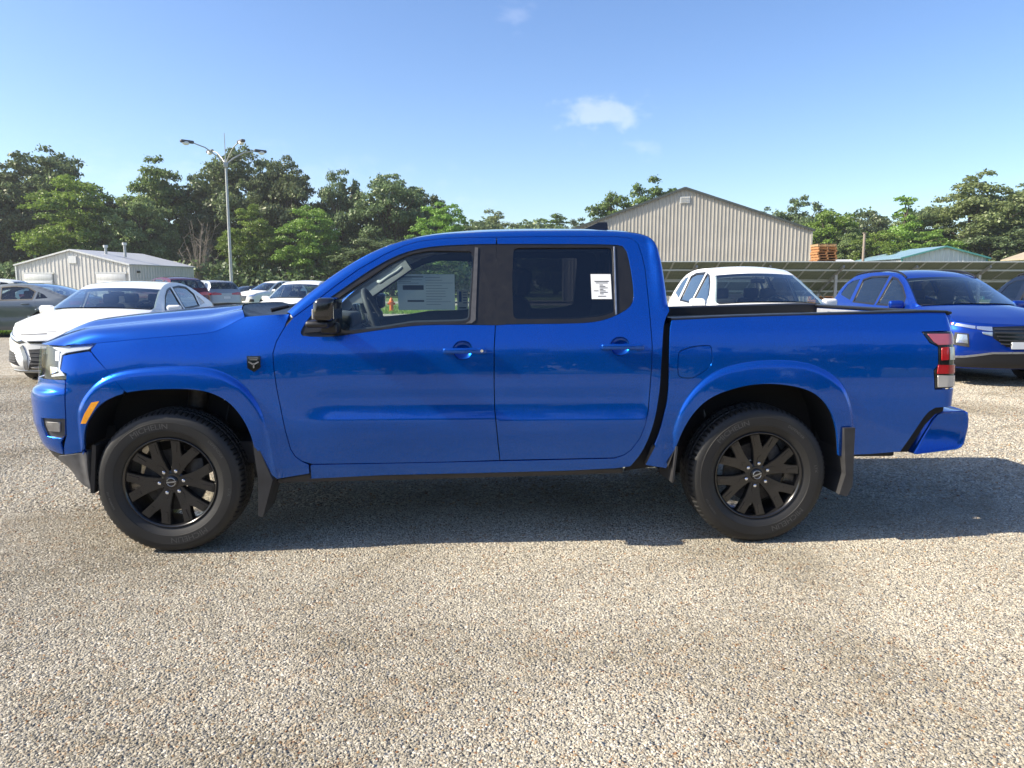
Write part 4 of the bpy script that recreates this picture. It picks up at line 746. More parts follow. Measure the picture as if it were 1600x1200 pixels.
def build_car(name, c, paint_name, z0, wheels, tyre, top, doors, windows, pieces, cowl_x, hood_front_z, rear_z, interior=True, glass_name='glass_car', mirror_at=None, frame_mat='black_trim', rear_glass=(.0, .0), grid=.045, spokes=5, rails=False, sunroof=False, hump=.05):
    car = empty(name); PAINTED = []
    (xf, xr), R_, arch_r = wheels, tyre[0], tyre[0] + .055
    hoodpts = c.hood
    side = [(c.smin, z0[0])] + [(c.fx0 - .25, z0[0])] + arch_pts(xf, R_, arch_r, z0[1]) + arch_pts(xr, R_, arch_r, z0[1]) + [(c.rx1 + .2, z0[2]), (c.smax, z0[2]), (c.smax, rear_z), (c.sil[-1][0] + .02, c.sil[-1][1])] + c.sil[::-1] + hoodpts[::-1] + [(c.smin, hood_front_z)]
    nose = hoodpts[0]
    holes = [d['poly'] for d in doors] + [w for w, inn in windows if not inn]
    for mr in (False, True):
        PAINTED.append(put('body_side', panel_mesh('body_side', side, c.surf, holes=holes, grid=grid, mirror=mr, inset=0., flange=.03), car, paint_name))
        for d in doors:
            o = put('door', panel_mesh('door', d['poly'], c.surf, holes=[d['win']], grid=grid, mirror=mr, inset=.003), car, paint_name); PAINTED.append(o)
            put('window_frame', panel_mesh('window_frame', inset_poly(d['win'], -.012), c.surf, holes=[inset_poly(d['win'], .018)], off=.001, grid=.08, mirror=mr, inset=0, flange=.02), o, frame_mat)
            put('window', panel_mesh('window', d['win'], c.surf, off=-.012, grid=.12, mirror=mr, inset=-.01, flange=0), o, d.get('glass', glass_name)); sg = 1 if mr else -1
            hx, hz = d['handle']; p = c.surf(np.array([hx]), np.array([hz]))[0]; o2 = box('handle', (p[0], (p[1] - .018) * (-sg if sg > 0 else 1), p[2]), (.2, .03, .032), o, paint_name, None, .01); PAINTED.append(o2)
        for w, inn in windows:
            if not inn: put('quarter_window', panel_mesh('quarter_window', w, c.surf, off=-.008, grid=.12, mirror=mr, inset=-.005, flange=0), car, 'glass_privacy')
    # nose and tail pieces set on the body
    for nm, poly, mat, off, mode in pieces:
        if mode == 'mid':
            q = [(2 * c.smin - a, b) for a, b in poly[::-1]] if poly[0][0] < 0 else [(2 * c.smax - a, b) for a, b in poly[::-1]]
            put(nm, panel_mesh(nm, poly + q, c.surf, off=off, grid=.06, inset=0, flange=.02), car, mat)
        else:
            for mr in (False, True):
                o = put(nm, panel_mesh(nm, poly, c.surf, off=off, grid=.04, mirror=mr, inset=0, flange=.02), car, mat)
    # top: hood, windshield, roof, rear window
    E = [c.surf(np.array([a]), np.array([b]))[0] for a, b in c.sil]; nv = 21; sv = np.linspace(-1, 1, nv)
    def row(p, bxo, cz): return [(p[0] + bxo * (1 - v * v), abs(p[1]) * v, p[2] + cz * (1 - v * v)) for v in sv]
    tx, tb, tc_ = zip(*top); rows = [row(p, np.interp(p[0], tx, tb), np.interp(p[0], tx, tc_)) for p in E]; xs = [p[0] for p in E]; zs_ = [p[2] for p in E]
    i1 = next(i for i, p in enumerate(c.sil) if p[0] > rear_glass[2]); i2 = next(i for i, p in enumerate(c.sil) if p[0] > rear_glass[0]); i3 = next((i for i, p in enumerate(c.sil) if p[0] > rear_glass[1]), len(E) - 1)
    loft('windshield', rows[:i1 + 1], 'glass_car', car); PAINTED.append(loft('roof', rows[i1:i2 + 1], paint_name, car)); loft('headliner', [[(x, y * .93, z - .05) for x, y, z in r] for r in rows[i1:i2]], 'headliner', car)
    loft('rear_window', rows[i2:i3 + 1], 'glass_privacy' if rails else 'glass_car', car)
    if i3 < len(E) - 1: PAINTED.append(loft('tail_panel', rows[i3:], paint_name, car))
    # closing strip from the last row down to the tail contour
    tail = [c.surf(np.array([np.interp(abs(v), [0, 1], [c.smax, c.sil[-1][0]])]), np.array([np.interp(abs(v), [0, 1], [rear_z, c.sil[-1][1]])]))[0] * ([1, 1, 1] if v <= 0 else [1, -1, 1]) for v in sv]
    PAINTED.append(loft('tail_edge', [rows[-1], [tuple(p) for p in tail]], paint_name, car))
    Fv = [c.surf(np.array([np.interp(abs(v), [0, .12, .55, 1], [c.smin, c.smin + .14, c.smin + .62 * (nose[0] - c.smin), nose[0]])]), np.array([np.interp(abs(v), [0, 1], [hood_front_z, nose[1]])]))[0] * ([1, 1, 1] if v <= 0 else [1, -1, 1]) for v in sv]; Rv = rows[0]; HL = np.array(hoodpts); hr = []
    for u in np.linspace(0, 1, 22):
        L = np.array(Fv) * (1 - u) + np.array(Rv) * u; xe = L[0, 0]; ze = np.interp(xe, HL[:, 0], HL[:, 1]); pe = c.surf(np.array([xe]), np.array([ze]))[0]
        L[:, 2] += (pe[2] - L[0, 2]) * (.55 + .45 * np.abs(sv) ** 2); L[:, 1] *= abs(pe[1]) / max(1e-6, abs(L[0, 1])); L[:, 2] += hump * math.sin(math.pi * min(1, u * .72 + .0)) * (1 - np.abs(sv) ** 2.5); hr.append([tuple(p) for p in L])
    PAINTED.append(loft('hood', hr, paint_name, car)); loft('cowl', [[(x - .05, y, z + .012) for x, y, z in hr[-1]], [(x + .06, y * .99, z + .03) for x, y, z in rows[0]]], 'black_trim', car)
    # under-tray and wheel wells keep daylight out
    V = []
    box('underbody', ((c.fx0 + c.rx1) / 2, 0, z0[1] + .10), (c.rx1 - c.fx0 - .1, c.W * 1.55, .16), car, 'void_black')
    for cx_ in (xf, xr):
        for sg in (-1, 1):
            ap = arch_pts(cx_, R_, arch_r + .01, z0[1]); loft('wheel_well', [[(a, sg * (c.W - .02), b) for a, b in ap], [(a, sg * (c.W - .33), b) for a, b in ap]], 'void_black', car)
            bm = bmesh.new(); bm.faces.new([bm.verts.new((a, sg * (c.W - .33), b)) for a, b in ap]); put('well_wall', bm_mesh('well_wall', bm), car, 'void_black')
    w0_ = car_wheel(R_, tyre[1], spokes, 'alu' if spokes != 7 else 'rim_black'); w0_.parent = car
    for i, (x, sg) in enumerate(((xf, -1), (xr, -1), (xf, 1), (xr, 1))):
        w = w0_ if i == 0 else copy_tree(w0_, car); w.location = (x, sg * (c.W - tyre[1] / 2 - .012), R_); w.rotation_euler = (0, 0, 0 if sg < 0 else math.pi)
    if interior:
        bt = np.interp(0., *zip(*c.belt)); box('dashboard', (cowl_x + .42, 0, bt - .13), (.5, c.W * 1.6, .22), car, 'interior_dark', None, .06, 3); box('cabin_floor', (.2, 0, .45), (2.6, c.W * 1.6, .05), car, 'interior_dark')
        for yy in (-.38, .38):
            for xx in (.12, 1.0):
                st = empty('seat', (xx, yy, bt - .93)); st.parent = car; bm = bmesh.new(); bx(bm, (-.2, 0, .42), (.5, .5, .18), None, .05); put('cushion', bm_mesh('cushion', bm, 40), st, 'seat_cloth'); bm = bmesh.new(); bx(bm, (.08, 0, .74), (.15, .48, .6), Matrix.Rotation(rad(15), 3, 'Y'), .06); put('seat_back', bm_mesh('seat_back', bm, 40), st, 'seat_cloth'); bm = bmesh.new(); bx(bm, (.18, 0, 1.11), (.1, .26, .17), None, .04); put('headrest', bm_mesh('headrest', bm, 40), st, 'seat_cloth')
        bm = bmesh.new(); tube(bm, [(cowl_x + .72 + .07 * math.sin(t), -.38 + .185 * math.cos(t), bt - .02 + .17 * math.sin(t)) for t in np.linspace(0, 2 * math.pi, 25)], .015, 6, False); put('steering_wheel', bm_mesh('steering_wheel', bm, 50), car, 'interior_dark')
        pz = np.interp(rear_glass[2] + .1, xs, zs_); box('rear_view_mirror', (rear_glass[2] - .12, 0, pz - .10), (.03, .22, .07), car, 'black_trim', None, .01)
    if mirror_at:
        mx_, mz = mirror_at
        for sg in (-1, 1):
            yb = abs(c.surf(np.array([mx_]), np.array([mz]))[0][1]); m = empty('door_mirror', (mx_, sg * (yb + .12), mz)); m.parent = car; bm = bmesh.new(); bx(bm, (0, 0, .03), (.11, .23, .14), Matrix.Rotation(rad(-sg * 10), 3, 'Z'), .045, 4)
            for v in bm.verts: v.co.z *= 1 - .5 * max(0, (abs(v.co.y) - .03)) if v.co.z < 0 else 1
            PAINTED.append(put('mirror_cap', bm_mesh('mirror_cap', bm, 50), m, paint_name)); bm = bmesh.new(); bx(bm, (.01, -sg * .07, -.05), (.09, .16, .035), None, .012); put('mirror_foot', bm_mesh('mirror_foot', bm, 40), m, 'black_trim'); bm = bmesh.new(); bx(bm, (.057, 0, .03), (.004, .18, .10), Matrix.Rotation(rad(-sg * 10), 3, 'Z')); put('mirror_glass', bm_mesh('mirror_glass', bm), m, 'chrome')
    if rails:
        for sg in (-1, 1):
            pts = [(p[0], sg * (abs(p[1]) - .015), p[2] + .028) for p in E[i1 + 1:i2:2]]; tube_obj('roof_rail', [(pts[0][0] - .05, pts[0][1], pts[0][2] - .04)] + pts + [(pts[-1][0] + .05, pts[-1][1], pts[-1][2] - .04)], .016, car, 'black_trim', 8)
    if sunroof: loft('sunroof', [[(x, y * .62, z + .006) for x, y, z in r] for r in rows[i1 + 1:(i1 + i2) // 2 + 2]], 'black_gloss', car)
    return car, [o.name for o in PAINTED]
def recolour(root, names_paint, mat):
    """give a copied car its own paint on the parts that were painted on the source"""
    def walk(o):
        for ch in o.children:
            if ch.type == 'MESH' and ch.data.materials and ch.data.materials[0] and ch.data.materials[0].name in PAINTS:
                ch.material_slots[0].link = 'OBJECT'; ch.material_slots[0].material = MATS[mat]
            walk(ch)
    walk(root)
PAINTS = {'white_paint', 'navy_paint', 'grey_paint', 'maroon_paint', 'dark_paint', 'silver_paint'}
# --- sedan, 4.88 m
sil = [(-.92, 1.00), (-.60, 1.15), (-.25, 1.30), (.05, 1.385), (.35, 1.42), (.75, 1.425), (1.1, 1.39), (1.45, 1.29), (1.78, 1.16), (2.02, 1.085), (2.25, 1.065)]
hl = [(-1.95, .80), (-1.8, .845), (-1.5, .91), (-1.2, .96), (-.92, 1.00)]
SED = CarShape(.92, -1.75, .60, 2.7, 1.85, .50, 2.8, [(0, -.16), (.18, -.09), (.28, -.035), (.42, -.02), (.55, -.03), (.70, -.008), (.82, -.004), (.92, -.02), (1.0, -.05), (2, -.12)], [(0, -.25), (.16, -.10), (.24, -.02), (.34, 0), (.5, -.02), (.62, -.02), (.70, -.05), (.78, -.11), (.85, -.20), (2, -.5)], [(0, -.15), (.25, -.04), (.5, 0), (.7, -.02), (.9, -.04), (1.06, -.06), (2, -.3)], [(-3, .95), (-1, .95), (1.5, 1.0), (3, 1.02)], .42, sil, hl, [(-1.41, .335, .39), (1.41, .335, .39)])
wf = [(-.66, .97), (.20, .985), (.155, 1.335), (-.05, 1.30), (-.32, 1.19)]; wr = [(.30, .985), (1.12, 1.01), (1.17, 1.22), (.95, 1.34), (.62, 1.365), (.26, 1.34)]; wq = [(1.20, 1.02), (1.52, 1.05), (1.40, 1.14), (1.24, 1.21)]
df = [(-.95, .30), (.24, .30), (.245, .98), (.21, 1.36), (.0, 1.325), (-.33, 1.215), (-.75, .985), (-.98, .90), (-1.0, .6)]; dr_ = [(.255, .30), (1.0, .30), (1.08, .55), (1.24, .78), (1.19, 1.0), (1.23, 1.22), (.98, 1.37), (.62, 1.395), (.22, 1.365), (.258, .98)]
m_ = SED.smin
pc = [('headlight', [(m_ + .50, .60), (m_ + .62, .575), (m_ + .98, .70), (m_ + 1.12, .765), (m_ + .92, .735), (m_ + .66, .66)], 'headlamp_dark', .004, 'pair'), ('light_guide', [(m_ + .56, .628), (m_ + .64, .612), (m_ + .96, .712), (m_ + .94, .73), (m_ + .68, .66)], 'lamp_reflector', .009, 'pair'),
      ('upper_grille', [(m_, .575), (m_ + .44, .585), (m_ + .48, .615), (m_, .625)], 'black_gloss', .006, 'mid'), ('lower_grille', [(m_, .21), (m_ + .50, .22), (m_ + .42, .36), (m_ + .46, .50), (m_, .53)], 'black_plastic', .006, 'mid'), ('side_intake', [(m_ + .64, .27), (m_ + .98, .33), (m_ + 1.0, .47), (m_ + .86, .48), (m_ + .74, .455)], 'black_plastic', .005, 'pair'),
      ('bumper_blade', [(m_ + .50, .21), (m_ + .56, .215), (m_ + .535, .38), (m_ + .60, .53), (m_ + .55, .56), (m_ + .475, .40)], 'silver_paint', .014, 'pair'), ('front_lip', [(m_, .165), (m_ + 1.05, .18), (m_ + 1.05, .205), (m_, .195)], 'silver_paint', .018, 'mid'), ('hood_gap', [(m_ + .2, .716), (m_ + .62, .70), (m_ + .62, .706), (m_ + .2, .722)], 'void_black', .004, 'pair'), ('tail_light', [(SED.smax - .28, .88), (SED.smax - .95, .86), (SED.smax - .98, .98), (SED.smax - .28, .96)], 'red_lens', .006, 'pair')]
for k in range(5): pc.append(('grille_slat', [(m_, .24 + k * .055), (m_ + .44, .24 + k * .055), (m_ + .44, .252 + k * .055), (m_, .252 + k * .055)], 'grey_plastic', .014, 'mid'))
for k in range(4): pc.append(('intake_slat', [(m_ + .70, .32 + k * .035), (m_ + .96, .34 + k * .035), (m_ + .96, .348 + k * .035), (m_ + .70, .328 + k * .035)], 'grey_plastic', .010, 'pair'))
sedan, pn = build_car('sedan', SED, 'white_paint', (.17, .19, .22), (-1.41, 1.41), (.335, .22), [(-1., -.42, 0), (-.3, -.20, .03), (.3, -.05, .03), (1.2, .05, .03), (2.2, .15, .0)], [dict(poly=df, win=wf, handle=(.08, .86)), dict(poly=dr_, win=wr, handle=(.95, .89))], [(wq, False)], pc, -.92, .735, 1.02, mirror_at=(-.62, .965), rear_glass=(1.02, 1.85, -.22))
CAMW = math.degrees(RZC)
def place(o, px, Z, rz, s=1.): p = gp(px, Z); o.location = p; o.rotation_euler = (0, 0, rad(rz) + RZC); o.scale = (s, s, s)
place(sedan, 196, 12.7, 95.5); sedan.scale.z = 1.04; tag(sedan, 'white sedan with dark mesh bumper intakes parked behind the truck hood', 'car', 'cars parked in the lot')
gs = copy_tree(sedan); recolour(gs, pn, 'grey_paint'); place(gs, 12, 21, 3, 1.03); tag(gs, 'dark grey sedan parked side on left of the white sedan', 'car', 'cars parked in the lot')
# --- suv, 4.65 m
sil = [(-.98, 1.12), (-.62, 1.33), (-.30, 1.51), (-.02, 1.62), (.35, 1.67), (.9, 1.68), (1.4, 1.655), (1.72, 1.60), (1.92, 1.42), (2.05, 1.20), (2.13, 1.06)]
hl = [(-1.95, .93), (-1.7, 1.0), (-1.4, 1.05), (-.98, 1.12)]
SUV = CarShape(.92, -1.80, .50, 2.8, 1.88, .38, 3.2, [(0, -.14), (.24, -.06), (.36, -.02), (.55, -.03), (.72, -.006), (.9, 0), (1.02, -.02), (1.12, -.05), (2, -.14)], [(0, -.22), (.24, -.07), (.34, -.01), (.5, 0), (.66, -.01), (.8, -.025), (.92, -.07), (1.0, -.14), (2, -.5)], [(0, -.14), (.3, -.03), (.55, 0), (.8, -.03), (1.0, -.05), (1.2, -.08), (2, -.3)], [(-3, 1.06), (-1, 1.06), (1.5, 1.12), (3, 1.14)], .36, sil, hl, [(-1.36, .36, .42), (1.36, .36, .42)])
wf = [(-.66, 1.10), (.20, 1.115), (.17, 1.585), (-.03, 1.555), (-.30, 1.44), (-.60, 1.25)]; wr = [(.30, 1.115), (1.12, 1.14), (1.17, 1.55), (.9, 1.60), (.28, 1.605)]; wq = [(1.27, 1.17), (1.80, 1.27), (1.70, 1.46), (1.55, 1.53), (1.30, 1.56)]
df = [(-.95, .40), (.24, .40), (.245, 1.1), (.22, 1.612), (-.04, 1.58), (-.32, 1.46), (-.74, 1.19), (-.98, 1.04), (-1.02, .7)]; dr_ = [(.255, .40), (.92, .40), (1.02, .62), (1.2, .85), (1.19, 1.13), (1.225, 1.57), (.9, 1.625), (.23, 1.63), (.258, 1.1)]
m_ = SUV.smin; M_ = SUV.smax
pcA = [('headlight', [(m_ + .50, .80), (m_ + .95, .82), (m_ + 1.05, .90), (m_ + .55, .88)], 'lamp_reflector', .006, 'pair'), ('grille', [(m_, .52), (m_ + .36, .56), (m_ + .46, .84), (m_, .86)], 'black_gloss', .008, 'mid'), ('lower_grille', [(m_, .27), (m_ + .8, .30), (m_ + .75, .45), (m_, .46)], 'black_plastic', .006, 'mid'), ('fog_pocket', [(m_ + .62, .5), (m_ + .92, .5), (m_ + .9, .64), (m_ + .7, .66)], 'black_plastic', .005, 'pair'), ('sill_cladding', [(-.92, .30), (.90, .30), (.92, .385), (-.94, .385)], 'black_plastic', .012, 'pair'),
       ('tail_light', [(M_ - .28, .95), (M_ - .92, .93), (M_ - .95, 1.05), (M_ - .60, 1.08), (M_ - .28, 1.03)], 'red_lens', .008, 'pair'), ('rear_bumper', [(M_, .30), (M_ - .95, .30), (M_ - .95, .50), (M_, .55)][::1], 'black_plastic', .012, 'mid'), ('number_plate', [(M_, .75), (M_ - .18, .75), (M_ - .18, .87), (M_, .87)], 'plate', .010, 'mid')]
topS = [(-1., -.34, 0), (-.3, -.16, .03), (.3, -.04, .04), (1.2, .04, .03), (2.2, .12, .0)]
wsu, pn2 = build_car('sport_utility_vehicle', SUV, 'white_paint', (.26, .30, .30), (-1.36, 1.36), (.36, .235), topS, [dict(poly=df, win=wf, handle=(.06, .98)), dict(poly=dr_, win=wr, handle=(.95, 1.01), glass='glass_privacy')], [(wq, False)], pcA, -.98, .87, 1.05, mirror_at=(-.68, 1.10), rear_glass=(1.72, 2.02, -.26))
place(wsu, 1172, 12.15, 90); wsu.scale = (1, 1.05, 1.03); tag(wsu, 'white SUV facing the camera right behind the truck bed', 'car', 'cars parked in the lot')
# --- blue crossover with black slatted nose
pcB = [('grille', [(m_, .56), (m_ + .22, .58), (m_ + .40, .70), (m_ + .42, .86), (m_, .875)], 'black_gloss', .010, 'mid'), ('light_blade', [(m_ + .42, .80), (m_ + .62, .83), (m_ + .62, .868), (m_ + .42, .862)], 'lamp_reflector', .012, 'pair'), ('light_blade', [(m_ + .64, .832), (m_ + .92, .872), (m_ + .90, .905), (m_ + .64, .872)], 'lamp_reflector', .012, 'pair'), ('light_blade', [(m_ + .94, .875), (m_ + 1.10, .90), (m_ + 1.12, .925), (m_ + .94, .908)], 'pink_lens', .012, 'pair'), ('light_blade', [(m_ + .42, .73), (m_ + .54, .76), (m_ + .55, .79), (m_ + .42, .785)], 'lamp_reflector', .012, 'pair'),
       ('headlight', [(m_ + .70, .57), (m_ + .93, .60), (m_ + .90, .775), (m_ + .72, .76)], 'black_plastic', .006, 'pair'), ('headlight_lens', [(m_ + .72, .62), (m_ + .87, .63), (m_ + .86, .75), (m_ + .74, .745)], 'lamp_reflector', .012, 'pair'), ('lower_bumper', [(m_, .265), (m_ + 1.05, .285), (m_ + 1.05, .40), (m_ + .75, .415), (m_ + .4, .475), (m_, .48)], 'black_trim', .010, 'mid'), ('bumper_strip', [(m_, .483), (m_ + .4, .478), (m_ + .75, .418), (m_ + 1.05, .403), (m_ + 1.05, .43), (m_ + .75, .447), (m_ + .4, .505), (m_, .51)], 'alu', .016, 'mid'), ('number_plate', [(m_, .55), (m_ + .16, .55), (m_ + .16, .65), (m_, .65)], 'plate', .03, 'mid'), ('sill_cladding', [(-.92, .30), (.90, .30), (.92, .385), (-.94, .385)], 'black_plastic', .012, 'pair'), ('tail_light', [(M_ - .28, .95), (M_ - .92, .93), (M_ - .95, 1.05), (M_ - .28, 1.03)], 'red_lens', .008, 'pair')]
for k in range(5): pcB.append(('grille_slat', [(m_, .60 + k * .055), (m_ + .30 + .03 * min(k, 3), .615 + k * .052), (m_ + .30 + .03 * min(k, 3), .633 + k * .052), (m_, .62 + k * .055)], 'black_plastic', .022, 'mid'))
bsu, pn3 = build_car('crossover', SUV, 'navy_paint', (.26, .30, .30), (-1.36, 1.36), (.36, .235), topS, [dict(poly=df, win=wf, handle=(.06, .98)), dict(poly=dr_, win=wr, handle=(.95, 1.01), glass='glass_privacy')], [(wq, False)], pcB, -.98, .885, 1.05, mirror_at=(-.68, 1.10), rear_glass=(1.72, 2.02, -.26), rails=True)
place(bsu, 1460, 12.55, 90); tag(bsu, 'deep blue crossover with black slatted grille behind the truck tailgate', 'car', 'cars parked in the lot')
def another(src, paint_, px, Z, rz, label_, s=1., name=None):
    o = copy_tree(src); recolour(o, None, paint_); place(o, px, Z, rz, s); tag(o, label_, 'car', 'cars parked in the lot')
    if name: o.name = name
    return o
another(bsu, 'dark_paint', 1740, 12.9, 90, 'dark car at the right edge beside the deep blue crossover'); another(wsu, 'maroon_paint', 262, 34, -42, 'maroon SUV seen from behind, over the white sedan roof', 1.06); another(wsu, 'silver_paint', 322, 39, -42, 'silver SUV just right of the maroon one'); another(bsu, 'grey_paint', 383, 60, 68, 'small distant dark grey SUV right of the lamp post', .82)
another(wsu, 'white_paint', 424, 44, 60, 'distant white SUV between the grey one and the nearer white one'); another(wsu, 'white_paint', 472, 22.5, 88, 'white SUV half hidden by the truck A-pillar', .93); another(wsu, 'white_paint', -40, 31, 10, 'white SUV at the left edge behind the dark grey sedan')
# ---------------------------------------------------------------- the blue pickup truck
FLARES.clear()
for o_ in (T_arch_f_out, T_arch_r_out):
    oc = chaikin([(o_[0][0] + .004, .25)] + o_ + [(o_[-1][0] + .004, .25)], 2); FLARES.append((oc, [(oc[0][0], .2)] + oc + [(oc[-1][0], .2)]))
SIL = chaikin(T_sil, 2); ZS[0] = SIL
FLX = [v for oc, _ in FLARES for d in (-.006, .0, .004, .009, .015, .024, .036) for v in densify(offset_line(densify(oc, .012, False), d), .012, False)]
SILX = [v for d in (.006, .014, .024, .036) for v in densify(offset_line(densify(SIL, .015, False), d), .015, False)]
SMIN = CS[0]
def wrap(s, z, off=0.):
    s = np.asarray(s, float); m = s < SMIN; P = truck_surf(np.where(m, 2 * SMIN - s, s), z, off); P[..., 1] = np.where(m, -P[..., 1], P[..., 1]); return P
def side_pt(s, z, off=0.): return truck_surf(np.array([s]), np.array([z]), off)[0]
truck = empty('pickup_truck'); tag(truck, 'bright blue crew cab pickup truck with black wheels parked on gravel', 'pickup truck')
BL = 'blue_paint'
dfT = T_door_f[:10]; # roof line of the door, rear to front
door_f_in = [(a, b) for a, b in T_trim_f]
af_in = chaikin(T_arch_f_in, 2); ar_in = chaikin(T_arch_r_in, 2)
fseam = chaikin(T_hoodseam, 2)
front_edge = T_door_f[9:20]          # front edge of the front door, top to bottom
# front fender
fend = [p for p in fseam if p[0] > -1.945] + T_fender_top[1:] + front_edge[1:] + [(-.866, .477), (-.866, .423), (-1.045, .392), (-1.075, .43), (-1.135, .575)]
ri = [p for p in af_in if p[0] > -1.777][::-1]
fend += ri + [(-1.782, .884)] + T_fender_bumper[1:]
F1 = panel('front_fender', fend, truck_surf, BL, truck, grid=.02, extra=FLX)
# bumper corner piece between headlight and wheel arch
lo = [p for p in af_in if p[0] < -1.79]
corner = [(-1.983, 1.093)] + [(-1.973, 1.093), (-1.847, .963), (-1.788, .892)] + lo[::-1] + [(-2.028, .563), (-2.1, .548), (-2.16, .54), (-2.14, .60), (-2.117, .652), (-2.107, .739), (-2.094, .95), (-2.092, .976), (-2.13, .989), (-2.118, 1.071)]
panel('bumper_corner', corner, truck_surf, BL, truck, grid=.02, extra=FLX)
# front bumper, grille, lower black fascia (they run round the nose)
def mirr(p): return [(2 * SMIN - a, b) for a, b in p[::-1]]
bh = [(-2.097, .946), (-2.109, .739), (-2.121, .652), (-2.163, .606), (-2.166, .54), (-2.271, .55), (-2.381, .566), (-2.7, .60), (-2.95, .61), (-3.0, .70), (SMIN, .70)]
top = [(SMIN, .885), (-2.9, .885), (-2.75, .93), (-2.4, .94)]
bump = bh + mirr(bh)[1:] + mirr(top)[:-1] + top
def joined(name, meshes):
    V, F, M = [], [], []
    for me in meshes:
        o = len(V); V += [v.co[:] for v in me.vertices]; F += [tuple(i + o for i in p.vertices) for p in me.polygons]
    return mesh_pd(name, V, F, True)
put('front_bumper', panel_mesh('front_bumper', bump, wrap, grid=.022, holes=[T_fog, mirr(T_fog)]), truck, BL)
gr = [(-2.74, .935), (-2.9, .895), (SMIN, .895)]; gt = [(SMIN, 1.112), (-2.74, 1.108)]
grille = gr + mirr(gr)[1:] + mirr(gt)[1:-1] + gt
go = put('grille', panel_mesh('grille', grille, wrap, off=-.01, grid=.04), truck, 'black_gloss')
for k in range(4):
    z = .95 + k * .042; bm = bmesh.new(); pts = [tuple(wrap(np.array([s]), np.array([z]), .006)[0]) for s in np.linspace(-2.76, 2 * SMIN + 2.76, 24)]
    tube(bm, pts, .009, 6); put('grille_slat', bm_mesh('grille_slat', bm, 40), go, 'black_plastic')
li = [(-2.98, .47), (SMIN, .47), (SMIN, .69), (-2.99, .69), (-2.945, .60)]
low = [(-2.236, .523), (-2.17, .536), (-2.271, .545), (-2.381, .561), (-2.7, .595), (-2.955, .605), (-3.0, .69), (SMIN, .69)]
lowb = [(SMIN, .42), (-2.7, .42), (-2.346, .454)]
put('lower_fascia', panel_mesh('lower_fascia', low + mirr(low)[1:] + mirr(lowb)[1:-1] + lowb, wrap, off=-.006, grid=.035, flange=.03), truck, 'black_plastic')
panel('air_dam', [(-2.236, .525), (-2.17, .538), (-2.02, .561), (-2.012, .55), (-2.02, .43), (-2.024, .36), (-2.005, .343), (-2.05, .352), (-2.14, .399), (-2.18, .435), (-2.30, .475)], truck_surf, 'grey_plastic', truck, grid=.03, off=.001, flange=.06)
for mr in (False, True):
    fg = put('fog_lamp', panel_mesh('fog_lamp', T_fog, truck_surf, off=-.012, grid=.02, mirror=mr, inset=-.002), truck, 'grey_plastic')
    put('lens', panel_mesh('lens', T_fog_in, truck_surf, off=-.004, grid=.02, mirror=mr), fg, 'steel')
    hl = put('headlight', panel_mesh('headlight', T_headlight, truck_surf, off=-.03, grid=.02, mirror=mr, inset=-.004), truck, 'headlamp_dark')
    put('light_bar', panel_mesh('light_bar', T_hl_strip, truck_surf, off=-.014, grid=.02, mirror=mr, flange=.012), hl, 'headlamp_white')
    put('projector', panel_mesh('projector', T_hl_proj, truck_surf, off=-.012, grid=.02, mirror=mr, flange=.015), hl, 'paper')
    put('reflector', panel_mesh('reflector', T_hl_low, truck_surf, off=-.013, grid=.02, mirror=mr, flange=.012), hl, 'lamp_reflector')
    put('projector', panel_mesh('projector', [(-2.70, .95), (-2.42, .955), (-2.40, 1.07), (-2.70, 1.07)], truck_surf, off=-.014, grid=.02, mirror=mr, flange=.012), hl, 'black_gloss')
    put('lens', panel_mesh('lens', T_headlight, truck_surf, off=-.002, grid=.02, mirror=mr, inset=.002, flange=0), hl, 'glass_lens')
    mk = put('side_marker', panel_mesh('side_marker', T_marker, truck_surf, off=.003, grid=.012, mirror=mr, inset=0, flange=.012), truck, 'amber')
# cab side: A-pillar, roof rail, rear pillar and sill as one stamping
sill = [(-.860, .472), (-.846, .478)] + T_door_f[21:23] + [(.162, .487), (.4, .490)] + [(.789, .495)]
dr_rear = [T_door_r[i] for i in range(17, 0, -1)]   # bottom to top
cab_rear = chaikin(T_cab_rear, 1)
cabside = SIL + [(1.087, 1.30)] + cab_rear + [(.80, .432)] + T_rocker_bot[1:5][::-1] + [(-.862, .398)] + sill + dr_rear[1:] + [(.153, 1.6985)] + T_door_f[1:10] + [(-.948, 1.286)]
panel('cab_side', cabside, truck_surf, BL, truck, grid=.02, flange=.02, extra=SILX)
panel('rocker_trim', [(-1.05, .362), (-1.045, .386), (-.866, .418), (-.862, .394), (-.469, .403), (.054, .410), (.536, .418), (.85, .428), (.85, .395), (.054, .378), (-.87, .365)], truck_surf, 'black_plastic', truck, grid=.04, off=-.02)
panel('sill_inner', [(-1.06, .37), (-.90, .40), (.95, .44), (1.06, .44), (.95, .56), (-1.0, .56)], truck_surf, 'void_black', truck, off=-.035, grid=.08, flange=0)
